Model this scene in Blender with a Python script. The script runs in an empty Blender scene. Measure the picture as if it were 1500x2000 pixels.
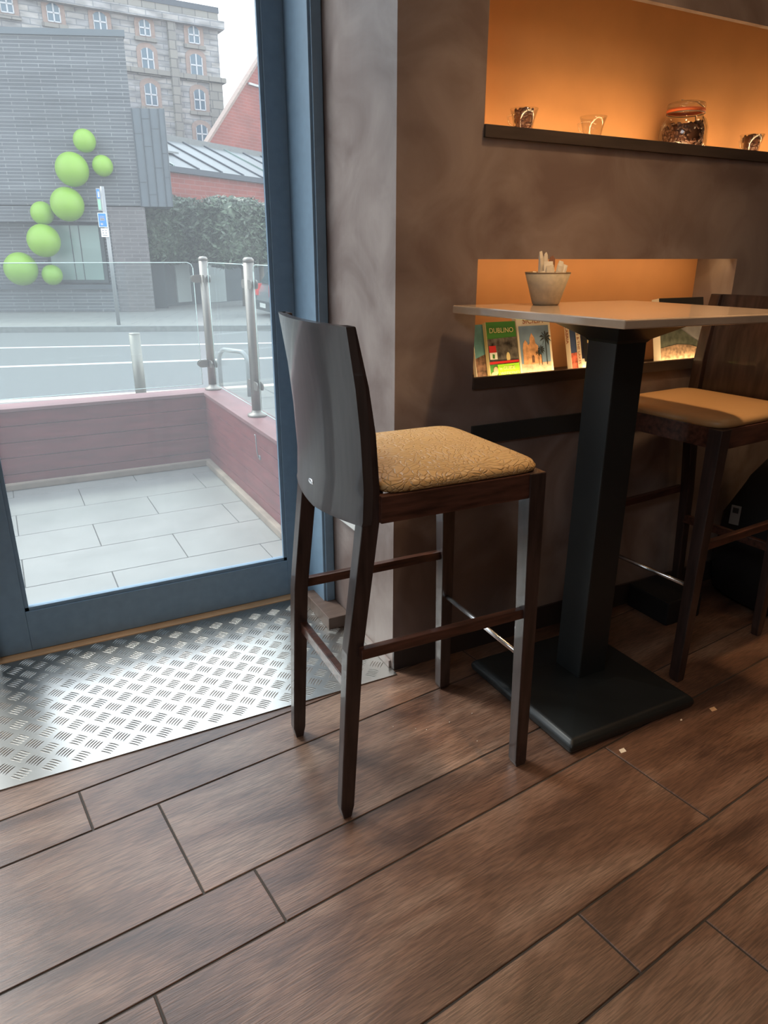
import bpy, bmesh, math, random
from mathutils import Vector, Matrix
random.seed(7)
C = bpy.context.scene.collection
S = bpy.context.scene
# ------------------------------------------------------------------ camera
F_PX, PITCH, ROLL, YAW, EYE = 1378.0, .35166, .0027, .48166, 1.235
fwd = Vector((math.sin(YAW)*math.cos(PITCH), math.cos(YAW)*math.cos(PITCH), -math.sin(PITCH)))
r0 = fwd.cross(Vector((0, 0, 1))).normalized(); u0 = r0.cross(fwd)
rgt = math.cos(ROLL)*r0 + math.sin(ROLL)*u0; upv = -math.sin(ROLL)*r0 + math.cos(ROLL)*u0
cd = bpy.data.cameras.new('camera'); cam = bpy.data.objects.new('camera', cd); C.objects.link(cam)
cam.matrix_world = Matrix(((rgt.x, upv.x, -fwd.x, 0), (rgt.y, upv.y, -fwd.y, 0), (rgt.z, upv.z, -fwd.z, EYE), (0, 0, 0, 1)))
cd.sensor_fit = 'VERTICAL'; cd.sensor_height = 36; cd.lens = 36*F_PX/2000; cd.clip_end = 400; cd.clip_start = .02
S.camera = cam
CP = Vector((0, 0, EYE))
def ray(x, y): return fwd*F_PX + rgt*(x-750) - upv*(y-1000)
def at_z(x, y, z): d = ray(x, y); return CP + d*((z-EYE)/d.z)
# ------------------------------------------------------------------ world, sun, exposure
w = bpy.data.worlds.new('overcast_sky'); S.world = w; w.use_nodes = True
nt = w.node_tree; bg = nt.nodes['Background']
tc = nt.nodes.new('ShaderNodeTexCoord'); sep = nt.nodes.new('ShaderNodeSeparateXYZ'); rp = nt.nodes.new('ShaderNodeValToRGB')
nt.links.new(tc.outputs['Generated'], sep.inputs[0]); nt.links.new(sep.outputs['Z'], rp.inputs[0]); nt.links.new(rp.outputs[0], bg.inputs[0])
rp.color_ramp.elements[0].color = (1, 1, 1, 1); rp.color_ramp.elements[1].color = (.80, .88, 1, 1); rp.color_ramp.elements[1].position = .8
SKY = 3.3
bg.inputs[1].default_value = SKY
sun = bpy.data.lights.new('sun', 'SUN'); sun.energy = 3.0; sun.angle = math.radians(14); sun.color = (1, .95, .88)
so = bpy.data.objects.new('sun', sun); C.objects.link(so)
so.rotation_euler = Vector((math.sin(math.radians(-32))*.62, math.cos(math.radians(-32))*.62, .78)).to_track_quat('Z', 'Y').to_euler()
S.view_settings.view_transform = 'Standard'; S.view_settings.look = 'None'; S.view_settings.gamma = 1
S.view_settings.exposure = 0.0; S.view_settings.use_curve_mapping = False
def area(name, loc, aim, size, energy, color, size_y=None, spread=180, portal=False):
    l = bpy.data.lights.new(name, 'AREA'); l.energy = energy; l.color = color; l.size = size; l.spread = math.radians(spread)
    if size_y: l.shape = 'RECTANGLE'; l.size_y = size_y
    o = bpy.data.objects.new(name, l); C.objects.link(o); o.location = loc
    o.rotation_euler = (Vector(aim)-Vector(loc)).to_track_quat('-Z', 'Y').to_euler()
    if portal: l.cycles.is_portal = True
    return o
WARM = (1, .62, .32)
area('sky_portal', (.34, 2.42, 1.3), (.34, 0, 1.3), 1.1, 1, (1, 1, 1), 2.6, portal=True)
area('sky_portal_left', (-1.6, 2.42, 1.3), (-1.6, 0, 1.3), 2.6, 1, (1, 1, 1), 2.6, portal=True)
area('ceiling_lamp', (1.5, .7, 2.86), (1.5, .7, 0), .25, 4, WARM)
area('ceiling_lamp', (2.9, .9, 2.86), (2.9, .9, 0), .25, 3, WARM)
area('ceiling_lamp', (2.4, -1.2, 2.86), (2.4, -1.2, 0), .3, 3.5, WARM)
area('ceiling_lamp', (-1.2, -1.5, 2.86), (-1.2, -1.5, 0), .3, 4, WARM)
area('table_fill', (1.5, 1.15, 2.86), (1.45, 1.3, 0), .12, 4, (1, .66, .36), spread=64)  # narrow warm light added above to brighten the table and pot
area('indoor_fill', (-1.2, -.6, 2.88), (-1.2, -.6, 0), 1.2, 24, (.86, .93, 1))  # cool fill light added overhead to brighten the indoor side
# LED strips tucked behind the lips of the two wall niches
LED = (1, .70, .36)
area('niche_strip_upper', (2.3, 1.712, 1.535), (2.3, 1.80, 1.66), 2.2, 3.4, LED, .012)
area('niche_strip_lower', (1.69, 1.707, .888), (1.69, 1.80, 1.02), 1.02, .9, LED, .010)
area('niche_fill_lower_top', (1.69, 1.712, 1.214), (1.69, 1.85, 1.12), 1.02, .55, LED, .010)  # extra light added at the niche head to lift its upper back wall

# ------------------------------------------------------------------ materials
def mat(name, col, rough=.5, metal=0, noise=None, bump=None, spec=.5, coat=0):
    """noise=(scale,(sx,sy,sz),amount,detail)  bump=(scale,(sx,sy,sz),strength,dist)"""
    m = bpy.data.materials.new(name); m.use_nodes = True; t = m.node_tree; b = t.nodes['Principled BSDF']
    b.inputs['Base Color'].default_value = (*col, 1); b.inputs['Roughness'].default_value = rough
    b.inputs['Metallic'].default_value = metal; b.inputs['Specular IOR Level'].default_value = spec
    b.inputs['Coat Weight'].default_value = coat
    def nz(sc, st, det=5):
        c = t.nodes.new('ShaderNodeTexCoord'); mp = t.nodes.new('ShaderNodeMapping'); mp.inputs['Scale'].default_value = st
        n = t.nodes.new('ShaderNodeTexNoise'); n.inputs['Scale'].default_value = sc; n.inputs['Detail'].default_value = det
        t.links.new(c.outputs['Object'], mp.inputs[0]); t.links.new(mp.outputs[0], n.inputs[0]); return n
    if noise:
        n = nz(noise[0], noise[1], noise[3] if len(noise) > 3 else 5); r = t.nodes.new('ShaderNodeValToRGB'); a = noise[2]
        r.color_ramp.elements[0].position = .3; r.color_ramp.elements[1].position = .7
        r.color_ramp.elements[0].color = (*[max(0, c*(1-a)) for c in col], 1); r.color_ramp.elements[1].color = (*[min(1, c*(1+a)) for c in col], 1)
        t.links.new(n.outputs['Fac'], r.inputs[0]); t.links.new(r.outputs[0], b.inputs['Base Color'])
    if bump:
        n = nz(bump[0], bump[1]); bp = t.nodes.new('ShaderNodeBump'); bp.inputs['Strength'].default_value = bump[2]; bp.inputs['Distance'].default_value = bump[3]
        t.links.new(n.outputs['Fac'], bp.inputs['Height']); t.links.new(bp.outputs[0], b.inputs['Normal'])
    return m
def brick_mat(name, c1, c2, mortar, bw, bh, ms=.01, rough=.8, bumpd=.004, squash=1, vary=None):
    m = bpy.data.materials.new(name); m.use_nodes = True; t = m.node_tree; b = t.nodes['Principled BSDF']; b.inputs['Roughness'].default_value = rough
    c = t.nodes.new('ShaderNodeTexCoord'); s = t.nodes.new('ShaderNodeSeparateXYZ'); cm = t.nodes.new('ShaderNodeCombineXYZ')
    t.links.new(c.outputs['Object'], s.inputs[0])
    ad = t.nodes.new('ShaderNodeMath'); ad.operation = 'ADD'; t.links.new(s.outputs['X'], ad.inputs[0]); t.links.new(s.outputs['Y'], ad.inputs[1])
    t.links.new(ad.outputs[0], cm.inputs['X']); t.links.new(s.outputs['Z'], cm.inputs['Y'])
    k = t.nodes.new('ShaderNodeTexBrick'); k.inputs['Color1'].default_value = (*c1, 1); k.inputs['Color2'].default_value = (*c2, 1); k.inputs['Mortar'].default_value = (*mortar, 1)
    k.inputs['Scale'].default_value = 1; k.inputs['Brick Width'].default_value = bw; k.inputs['Row Height'].default_value = bh; k.inputs['Mortar Size'].default_value = ms
    k.inputs['Mortar Smooth'].default_value = .1; k.offset = .5
    t.links.new(cm.outputs[0], k.inputs['Vector'])
    out = k.outputs['Color']
    if vary:
        n = t.nodes.new('ShaderNodeTexNoise'); n.inputs['Scale'].default_value = vary[0]; n.inputs['Detail'].default_value = 6
        mp = t.nodes.new('ShaderNodeMapping'); mp.inputs['Scale'].default_value = vary[2] if len(vary) > 2 else (1, 1, 1)
        t.links.new(c.outputs['Object'], mp.inputs[0]); t.links.new(mp.outputs[0], n.inputs['Vector'])
        mr = t.nodes.new('ShaderNodeMapRange'); mr.inputs['From Min'].default_value = .3; mr.inputs['From Max'].default_value = .7
        mr.inputs['To Min'].default_value = 1-vary[1]; mr.inputs['To Max'].default_value = 1+vary[1]
        hs = t.nodes.new('ShaderNodeHueSaturation'); t.links.new(n.outputs['Fac'], mr.inputs['Value']); t.links.new(mr.outputs[0], hs.inputs['Value']); t.links.new(out, hs.inputs['Color']); out = hs.outputs[0]
    t.links.new(out, b.inputs['Base Color'])
    bp = t.nodes.new('ShaderNodeBump'); bp.inputs['Strength'].default_value = .6; bp.inputs['Distance'].default_value = bumpd; bp.invert = True
    t.links.new(k.outputs['Fac'], bp.inputs['Height']); t.links.new(bp.outputs[0], b.inputs['Normal'])
    return m
def glass_mat(name, tint=(1, 1, 1), veil=0.0, refl=.5, veilcol=(.90, .95, 1)):
    m = bpy.data.materials.new(name); m.use_nodes = True; t = m.node_tree; t.nodes.remove(t.nodes['Principled BSDF'])
    o = t.nodes['Material Output']; tr = t.nodes.new('ShaderNodeBsdfTransparent'); tr.inputs[0].default_value = (*tint, 1)
    gl = t.nodes.new('ShaderNodeBsdfGlossy'); gl.inputs['Roughness'].default_value = .02
    fc = t.nodes.new('ShaderNodeLayerWeight'); fc.inputs[0].default_value = .5; pw = t.nodes.new('ShaderNodeMath'); pw.operation = 'POWER'; pw.inputs[1].default_value = 4
    t.links.new(fc.outputs['Facing'], pw.inputs[0]); fr = t.nodes.new('ShaderNodeMath'); fr.operation = 'MULTIPLY_ADD'; fr.inputs[1].default_value = .85; fr.inputs[2].default_value = .05; t.links.new(pw.outputs[0], fr.inputs[0])
    mu = t.nodes.new('ShaderNodeMath'); mu.operation = 'MULTIPLY'; mu.inputs[1].default_value = refl; t.links.new(fr.outputs[0], mu.inputs[0])
    mx = t.nodes.new('ShaderNodeMixShader'); t.links.new(mu.outputs[0], mx.inputs[0]); t.links.new(tr.outputs[0], mx.inputs[1]); t.links.new(gl.outputs[0], mx.inputs[2])
    out = mx.outputs[0]
    if veil:  # pale translucent haze put into the glass in place of flare veil
        df = t.nodes.new('ShaderNodeBsdfTranslucent'); df.inputs[0].default_value = (*veilcol, 1)
        c = t.nodes.new('ShaderNodeTexCoord'); n = t.nodes.new('ShaderNodeTexNoise'); n.inputs['Scale'].default_value = 1.7; n.inputs['Detail'].default_value = 7
        mp = t.nodes.new('ShaderNodeMapping'); mp.inputs['Scale'].default_value = (1.6, 1, .7); t.links.new(c.outputs['Object'], mp.inputs[0]); t.links.new(mp.outputs[0], n.inputs[0])
        mr = t.nodes.new('ShaderNodeMapRange'); mr.inputs['To Min'].default_value = veil*.8; mr.inputs['To Max'].default_value = veil*1.2
        t.links.new(n.outputs['Fac'], mr.inputs['Value'])
        m2 = t.nodes.new('ShaderNodeMixShader'); t.links.new(mr.outputs[0], m2.inputs[0]); t.links.new(out, m2.inputs[1]); t.links.new(df.outputs[0], m2.inputs[2]); out = m2.outputs[0]
    t.links.new(out, o.inputs[0]); return m

def plaster_mat():
    m = mat('polished_plaster', (.30, .235, .205), .42, bump=(16, (1, 1, .22), .4, .006))
    t = m.node_tree; b = t.nodes['Principled BSDF']; c = t.nodes.new('ShaderNodeTexCoord')
    n = t.nodes.new('ShaderNodeTexNoise'); n.inputs['Scale'].default_value = 4; n.inputs['Detail'].default_value = 8; n.inputs['Distortion'].default_value = 1.2
    t.links.new(c.outputs['Object'], n.inputs[0]); r = t.nodes.new('ShaderNodeValToRGB'); r.color_ramp.elements[0].position = .36; r.color_ramp.elements[1].position = .68
    r.color_ramp.elements[0].color = (.215, .155, .135, 1); r.color_ramp.elements[1].color = (.36, .29, .26, 1)
    t.links.new(n.outputs['Fac'], r.inputs[0]); t.links.new(r.outputs[0], b.inputs['Base Color']); return m
def plank_mat(name, c1, c2, c3, rough, grain):
    """per-plank variation comes from the colour attribute 'plank' (a random shade for every plank)"""
    m = bpy.data.materials.new(name); m.use_nodes = True; t = m.node_tree; b = t.nodes['Principled BSDF']
    at = t.nodes.new('ShaderNodeAttribute'); at.attribute_name = 'plank'; c = t.nodes.new('ShaderNodeTexCoord')
    ad = t.nodes.new('ShaderNodeVectorMath'); ad.operation = 'MULTIPLY_ADD'; ad.inputs[1].default_value = (7, 13, 5)
    ro = t.nodes.new('ShaderNodeMapping'); ro.inputs['Rotation'].default_value = (0, 0, -math.radians(6.5)); t.links.new(c.outputs['Object'], ro.inputs[0])
    t.links.new(at.outputs['Color'], ad.inputs[0]); t.links.new(ro.outputs[0], ad.inputs[2])
    def n(sc, st, det, dist=0):
        mp = t.nodes.new('ShaderNodeMapping'); mp.inputs['Scale'].default_value = st; t.links.new(ad.outputs[0], mp.inputs[0])
        q = t.nodes.new('ShaderNodeTexNoise'); q.inputs['Scale'].default_value = sc; q.inputs['Detail'].default_value = det; q.inputs['Distortion'].default_value = dist
        t.links.new(mp.outputs[0], q.inputs[0]); return q
    big = n(3.4, (.6, 1.9, 1), 9, .9); fine = n(*grain)
    r = t.nodes.new('ShaderNodeValToRGB'); e = r.color_ramp.elements; e[0].position = .3; e[1].position = .72; e[0].color = (*c1, 1); e[1].color = (*c3, 1)
    k = r.color_ramp.elements.new(.5); k.color = (*c2, 1); t.links.new(big.outputs['Fac'], r.inputs[0])
    mr = t.nodes.new('ShaderNodeMapRange'); mr.inputs['From Min'].default_value = .38; mr.inputs['From Max'].default_value = .62; mr.inputs['To Min'].default_value = .60; mr.inputs['To Max'].default_value = 1.2
    t.links.new(fine.outputs['Fac'], mr.inputs['Value']); hs = t.nodes.new('ShaderNodeHueSaturation')
    t.links.new(r.outputs[0], hs.inputs['Color']); t.links.new(mr.outputs[0], hs.inputs['Value']); t.links.new(hs.outputs[0], b.inputs['Base Color'])
    b.inputs['Roughness'].default_value = rough; b.inputs['Specular IOR Level'].default_value = .8
    bp = t.nodes.new('ShaderNodeBump'); bp.inputs['Strength'].default_value = .35; bp.inputs['Distance'].default_value = .0015
    t.links.new(fine.outputs['Fac'], bp.inputs['Height']); t.links.new(bp.outputs[0], b.inputs['Normal']); return m

M = {}
M['plaster'] = plaster_mat()
M['floor'] = plank_mat('wood_look_tile', (.070, .034, .023), (.185, .098, .062), (.33, .21, .145), .34, (9, (2.4, 42, 1), 7, .25))
M['grout'] = mat('dark_grout', (.05, .04, .033), .8)
M['deck'] = mat('pale_deck_tile', (.27, .27, .25), .5, noise=(4, (1, 1, 1), .10), bump=(60, (1, 1, 1), .15, .002))
M['deckgrout'] = mat('deck_grout', (.08, .08, .075), .9)
M['frame'] = mat('slate_blue_paint', (.20, .30, .40), .45, noise=(30, (1, 1, 1), .06))
M['niche'] = mat('orange_niche_paint', (.74, .34, .13), .6, noise=(9, (1, 1, 1), .04))
M['darkwood'] = mat('dark_stained_wood', (.046, .028, .024), .33, noise=(5, (14, 14, 1.5), .45), bump=(9, (30, 30, 2), .08, .001), coat=.25)
M['rail'] = mat('walnut_rail_wood', (.085, .034, .022), .3, noise=(5, (2.0, 16, 16), .6), coat=.3)
M['bluewood'] = mat('grey_brown_back_veneer', (.060, .047, .044), .30, noise=(5, (14, 14, 1.2), .2), coat=.35)
M['black'] = mat('black_powder_coat', (.016, .019, .019), .42, noise=(6, (1, 1, 1), .2), bump=(120, (1, 1, 1), .1, .001))
M['board'] = mat('dark_shelf_board', (.075, .055, .045), .45, noise=(6, (1, 8, 8), .2))
M['skirt'] = mat('dark_skirting', (.05, .038, .034), .4)
M['chrome'] = mat('chrome', (.9, .9, .9), .25, 1)
M['steel'] = mat('brushed_steel', (.27, .255, .225), .5, 1, noise=(8, (1, 1, 20), .06))
M['leather'] = mat('tan_leather', (.62, .385, .165), .38)
t_ = M['leather'].node_tree; v_ = t_.nodes.new('ShaderNodeTexVoronoi'); v_.feature = 'DISTANCE_TO_EDGE'; v_.inputs['Scale'].default_value = 75
c_ = t_.nodes.new('ShaderNodeTexCoord'); nn_ = t_.nodes.new('ShaderNodeTexNoise'); nn_.inputs['Scale'].default_value = 9; mx_ = t_.nodes.new('ShaderNodeMixRGB'); mx_.inputs[0].default_value = .12
t_.links.new(c_.outputs['Object'], mx_.inputs[1]); t_.links.new(nn_.outputs['Color'], mx_.inputs[2]); t_.links.new(c_.outputs['Object'], nn_.inputs[0]); t_.links.new(mx_.outputs[0], v_.inputs['Vector'])
bp_ = t_.nodes.new('ShaderNodeBump'); bp_.inputs['Strength'].default_value = .65; bp_.inputs['Distance'].default_value = .004; mr_ = t_.nodes.new('ShaderNodeMapRange'); mr_.inputs['From Max'].default_value = .12
t_.links.new(v_.outputs['Distance'], mr_.inputs['Value']); t_.links.new(mr_.outputs[0], bp_.inputs['Height']); t_.links.new(bp_.outputs[0], t_.nodes['Principled BSDF'].inputs['Normal'])
M['leather2'] = mat('smooth_tan_leather', (.52, .30, .13), .4, bump=(40, (1, 1, 1), .1, .002))
M['marble'] = mat('beige_marble', (.56, .42, .30), .12, noise=(9, (1, 1, 1), .14, 8), spec=1.0)
M['red'] = mat('oxblood_boards', (.165, .032, .034), .5, noise=(5, (1, 1, 6), .22))
M['redcap'] = mat('oxblood_cap', (.21, .095, .095), .5, noise=(5, (1, 1, 1), .14))
M['batten'] = mat('weathered_batten', (.28, .225, .17), .8, noise=(9, (1, 1, 1), .2))
M['thresh'] = mat('oak_threshold', (.80, .50, .27), .5, noise=(8, (1, 20, 1), .12))
M['plate'] = mat('tread_plate_aluminium', (.60, .58, .54), .30, 1, noise=(5, (1, 1, 1), .12), bump=(50, (1, 1, 1), .08, .001))
M['white'] = mat('white_plastic', (.78, .77, .73), .4)
M['darkhole'] = mat('dark_plastic', (.02, .02, .02), .6)
M['asphalt'] = mat('asphalt', (.115, .118, .118), .75, noise=(30, (1, 1, 1), .12), bump=(60, (1, 1, 1), .3, .01))
M['paving'] = brick_mat('paving_slabs', (.20, .195, .18), (.18, .177, .165), (.11, .11, .105), .9, .6, .012)
M['kerb'] = mat('granite_kerb', (.16, .165, .16), .8, noise=(12, (1, 1, 1), .15))
M['line'] = mat('road_paint', (.6, .6, .58), .6)
M['cream'] = mat('cream_road_paint', (.5, .48, .38), .6)
M['greybrick'] = brick_mat('long_grey_brick', (.066, .073, .082), (.09, .097, .105), (.19, .20, .205), .8, .085, .009, vary=(1.2, .22, (.25, 1, 2.5)))
M['lightbrick'] = brick_mat('light_grey_brick', (.095, .088, .09), (.12, .112, .112), (.15, .145, .145), .42, .10, .012, vary=(1, .15))
M['zinc'] = mat('zinc_cladding', (.07, .09, .105), .5, noise=(2, (1, 1, 1), .08))
M['seam'] = mat('zinc_seam', (.035, .045, .055), .5)
M['stone'] = brick_mat('rubble_stone', (.30, .29, .27), (.22, .225, .23), (.16, .17, .18), 1.1, .34, .03, bumpd=.04, vary=(1.6, .45, (.5, 1, 1.6)))
M['ashlar'] = brick_mat('ashlar_stone', (.22, .21, .185), (.17, .165, .15), (.10, .10, .095), .9, .55, .03, bumpd=.03)
M['bricktrim'] = mat('buff_brick_surround', (.25, .185, .155), .8, noise=(5, (1, 1, 3), .15))
M['pane'] = mat('far_window_pane', (.07, .12, .16), .12)
M['sash'] = mat('white_sash', (.42, .44, .46), .5)
M['redbrick'] = brick_mat('red_brick', (.25, .062, .045), (.21, .052, .038), (.25, .12, .10), .45, .14, .012, vary=(1, .15))
M['slate'] = mat('grey_roof_sheet', (.15, .165, .165), .5, noise=(3, (4, 1, 1), .1))
M['slatedark'] = mat('dark_roof_edge', (.04, .05, .065), .6)
M['lime'] = mat('lime_green_paint', (.175, .34, .014), .42, noise=(1.2, (1, 1, 1), .08))
M['leaf'] = mat('olive_green_leaf', (.060, .088, .052), .5, noise=(7, (1, 1, 1), .75))
M['trunk'] = mat('tree_bark', (.16, .13, .10), .9)
M['green'] = mat('green_panel', (.06, .19, .10), .6)
M['cdoor'] = mat('pale_shopfront_door', (.28, .31, .30), .5)
M['shop'] = mat('dark_shopfront', (.028, .04, .045), .6)
M['shopglass'] = mat('frosted_green_window', (.15, .22, .20), .25, noise=(.6, (1, 1, 3), .15))
M['blue'] = mat('sign_blue', (.02, .20, .62), .4)
M['galv'] = mat('galvanised_pole', (.27, .28, .28), .5, .4)
M['signgreen'] = mat('sign_green', (.25, .60, .35), .5)
M['carsilver'] = mat('silver_car_paint', (.45, .50, .52), .25, .6)
M['carglass'] = mat('car_glass', (.04, .07, .08), .08)
M['lamp_red'] = mat('tail_lamp_red', (.75, .04, .03), .25)
M['tyre'] = mat('tyre_rubber', (.02, .02, .02), .8)
M['gpane'] = glass_mat('door_glass', (.93, .96, .97), .055, .35)
M['gbal'] = glass_mat('balustrade_glass', (.92, .96, .95), .010, .3)
M['gedge'] = mat('polished_glass_edge', (.70, .84, .80), .2)
M['gcup'] = glass_mat('clear_glass', (.96, .96, .95), .0, .9)
M['bean'] = mat('roasted_bean', (.085, .032, .018), .35)
M['orangeseal'] = mat('orange_rubber_seal', (.75, .16, .05), .5)
M['pot'] = mat('cream_stoneware', (.56, .46, .31), .55, noise=(70, (1, 1, 1), .12), bump=(60, (1, 1, 1), .15, .001))
M['rim'] = mat('brown_rim_glaze', (.26, .17, .09), .5)
M['paper'] = mat('white_sachet_paper', (.88, .80, .66), .7)
M['paper2'] = mat('printed_brown_paper', (.34, .16, .10), .7)
M['bag'] = mat('black_nylon', (.010, .010, .011), .65, bump=(200, (1, 1, 1), .3, .001))
M['tag'] = mat('grey_label', (.22, .21, .20), .6)
M['ceil'] = mat('ceiling_paint', (.62, .58, .52), .8)
M['wallin'] = mat('interior_wall_paint', (.48, .42, .37), .7)
M['strippaint'] = mat('dark_strip_paint', (.035, .037, .035), .5)
M['block'] = mat('brown_block', (.13, .085, .065), .5, noise=(6, (2, 20, 2), .2))
def flat(n, c, r=.45, nz=None): M[n] = mat(n, c, r, noise=nz); return M[n]

# ------------------------------------------------------------------ helpers
class MB:
    def __init__(s): s.b = bmesh.new(); s.m = []
    def mi(s, m):
        if m not in s.m: s.m.append(m)
        return s.m.index(m)
    def _t(s, vs, M4):
        if M4 is not None: bmesh.ops.transform(s.b, matrix=M4, verts=vs)
    def box(s, x0, x1, y0, y1, z0, z1, m, M4=None, bev=0):
        r = bmesh.ops.create_cube(s.b, size=1); vs = r['verts']
        bmesh.ops.transform(s.b, matrix=Matrix.Translation(((x0+x1)/2, (y0+y1)/2, (z0+z1)/2)) @ Matrix.Diagonal((x1-x0, y1-y0, z1-z0, 1)), verts=vs)
        i = s.mi(m); fs = list({f for v in vs for f in v.link_faces})
        for f in fs: f.material_index = i
        if bev:
            es = list({e for v in vs for e in v.link_edges})
            r = bmesh.ops.bevel(s.b, geom=es, offset=bev, segments=2, profile=.6, affect='EDGES')
            vs = list({v for f in r['faces'] for v in f.verts} | {v for v in vs if v.is_valid})
            vs = list(set(vs) | {v for f in {f for v in vs for f in v.link_faces} for v in f.verts})
            for f in {f for v in vs for f in v.link_faces}: f.material_index = i
        s._t(vs, M4); return vs
    def poly(s, pts, m, thick=None):
        """face through pts, extruded by the vector thick"""
        i = s.mi(m); vs = [s.b.verts.new(p) for p in pts]; f = s.b.faces.new(vs); f.material_index = i
        if thick is not None:
            v2 = [s.b.verts.new(Vector(p)+Vector(thick)) for p in pts]; g = s.b.faces.new(list(reversed(v2))); g.material_index = i
            n = len(pts)
            for k in range(n):
                h = s.b.faces.new([vs[(k+1) % n], vs[k], v2[k], v2[(k+1) % n]]); h.material_index = i
    def loft(s, rings, m, cap=True, smooth=True, closed=True):
        i = s.mi(m); R = [[s.b.verts.new(p) for p in r] for r in rings]; n = len(rings[0])
        for a, b in zip(R, R[1:]):
            for k in range(n if closed else n-1):
                f = s.b.faces.new((a[k], a[(k+1) % n], b[(k+1) % n], b[k])); f.material_index = i; f.smooth = smooth
        if cap:
            for r in (list(reversed(R[0])), R[-1]):
                f = s.b.faces.new(r); f.material_index = i
    def tube(s, pts, rad, m, n=12, cap=True):
        pts = [Vector(p) for p in pts]; rings = []; prev = None
        rr = rad if isinstance(rad, (list, tuple)) else [rad]*len(pts)
        for k, p in enumerate(pts):
            d = (pts[min(k+1, len(pts)-1)]-pts[max(k-1, 0)]).normalized()
            a = (prev if prev is not None else (Vector((0, 0, 1)) if abs(d.z) < .9 else Vector((1, 0, 0))))
            a = (a-d*a.dot(d)).normalized(); b = d.cross(a); prev = a
            rings.append([p+(a*math.cos(q*2*math.pi/n)+b*math.sin(q*2*math.pi/n))*rr[k] for q in range(n)])
        s.loft(rings, m, cap)
    def lathe(s, prof, m, n=32, loc=(0, 0, 0), cap=False):
        rings = [[Vector(loc)+Vector((r*math.cos(q*2*math.pi/n), r*math.sin(q*2*math.pi/n), z)) for q in range(n)] for r, z in prof]
        s.loft(rings, m, cap)
    def ball(s, c, r, m, sc=(1, 1, 1), seg=24, ring=16, M4=None):
        rr = bmesh.ops.create_uvsphere(s.b, u_segments=seg, v_segments=ring, radius=r); vs = rr['verts']; i = s.mi(m)
        for f in {f for v in vs for f in v.link_faces}: f.material_index = i; f.smooth = True
        bmesh.ops.transform(s.b, matrix=Matrix.Translation(c) @ (M4 or Matrix()) @ Matrix.Diagonal((*sc, 1)), verts=vs)
    def build(s, name, parent=None, **kw):
        bmesh.ops.recalc_face_normals(s.b, faces=s.b.faces[:]) if kw.pop('recalc', True) else None
        me = bpy.data.meshes.new(name); s.b.to_mesh(me); s.b.free()
        for m in s.m: me.materials.append(m)
        o = bpy.data.objects.new(name, me); C.objects.link(o)
        if parent is not None: o.parent = parent
        return tag(o, **kw)
def tag(o, label=None, cat=None, group=None, kind=None):
    if label: o['label'] = label
    if cat: o['category'] = cat
    if group: o['group'] = group
    if kind: o['kind'] = kind
    return o
def empty(name, loc, rz=0, **kw):
    o = bpy.data.objects.new(name, None); C.objects.link(o); o.location = loc; o.rotation_euler = (0, 0, rz); o.empty_display_size = .05
    return tag(o, **kw)
def text(body, name, size, m, parent, M4, align='CENTER', depth=.0003):
    cu = bpy.data.curves.new(name, 'FONT'); cu.body = body; cu.size = size; cu.extrude = depth; cu.align_x = align; cu.align_y = 'CENTER'
    o = bpy.data.objects.new(name, cu); C.objects.link(o); dg = bpy.context.evaluated_depsgraph_get(); dg.update()
    me = bpy.data.meshes.new_from_object(o.evaluated_get(dg)); bpy.data.objects.remove(o); me.transform(M4); me.materials.clear(); me.materials.append(m)
    p = bpy.data.objects.new(name, me); C.objects.link(p); p.parent = parent; return p
def smooth_mod(o, lv=1):
    md = o.modifiers.new('sub', 'SUBSURF'); md.levels = lv; md.render_levels = lv
    for p in o.data.polygons: p.use_smooth = True

# ------------------------------------------------------------------ floor
def planks(mb, rows, gap, z, m, X0, X1, length, ang=0, thick=.012):
    """rows: (v0, v1, u_joint); planks of the given length either side of the joint, clipped to X0..X1 along"""
    ca, sa = math.cos(ang), math.sin(ang); i = mb.mi(m); col = mb.b.loops.layers.float_color.new('plank')
    for v0, v1, uj in rows:
        u = uj - math.ceil((uj-X0)/length)*length
        while u < X1:
            a, b, c, d = u+gap/2, u+length-gap/2, v0+gap/2, v1-gap/2; e = .0012
            rc = (random.random(), random.random(), random.random(), 1)
            lo = [(a, c), (b, c), (b, d), (a, d)]; hi = [(a+e, c+e), (b-e, c+e), (b-e, d-e), (a+e, d-e)]
            P = lambda q, zz: mb.b.verts.new((q[0]*ca-q[1]*sa, q[0]*sa+q[1]*ca, zz))
            L = [P(q, z-thick) for q in lo]; K = [P(q, z-e) for q in lo]; H = [P(q, z) for q in hi]
            fs = [mb.b.faces.new(H)] + [mb.b.faces.new((A[k], A[(k+1) % 4], B[(k+1) % 4], B[k])) for A, B in ((L, K), (K, H)) for k in range(4)]
            for f in fs:
                f.material_index = i
                for l in f.loops: l[col] = rc
            u += length
ANG = math.radians(6.5)
rows = [(1.56, 1.867, .75), (1.412, 1.56, .159), (1.108, 1.412, .307), (.955, 1.108, .418), (.648, .955, .158+.0), (.498, .648, .908), (.19, .498, 1.105), (.04, .19, .5), (-.27, .04, .9), (-.42, -.27, .2)]
v = 1.867; k = 0
for v, wd, uj in ((1.867, .15, .3), (2.017, .305, .6)): rows.append((v, v+wd, uj))
v = -.42
while v > -4.6:
    rows.append((v-.305, v, random.random()*1.2)); rows.append((v-.455, v-.305, random.random()*1.2)); v -= .455
b = MB(); planks(b, rows, .0045, 0, M['floor'], -4.4, 6.4, 1.2, ANG); b.build('floor', kind='structure', recalc=False)
b = MB(); b.box(-4, 5.6, -5, 2.42, -.06, -.0025, M['grout']); b.build('floor_base', kind='structure')
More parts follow.
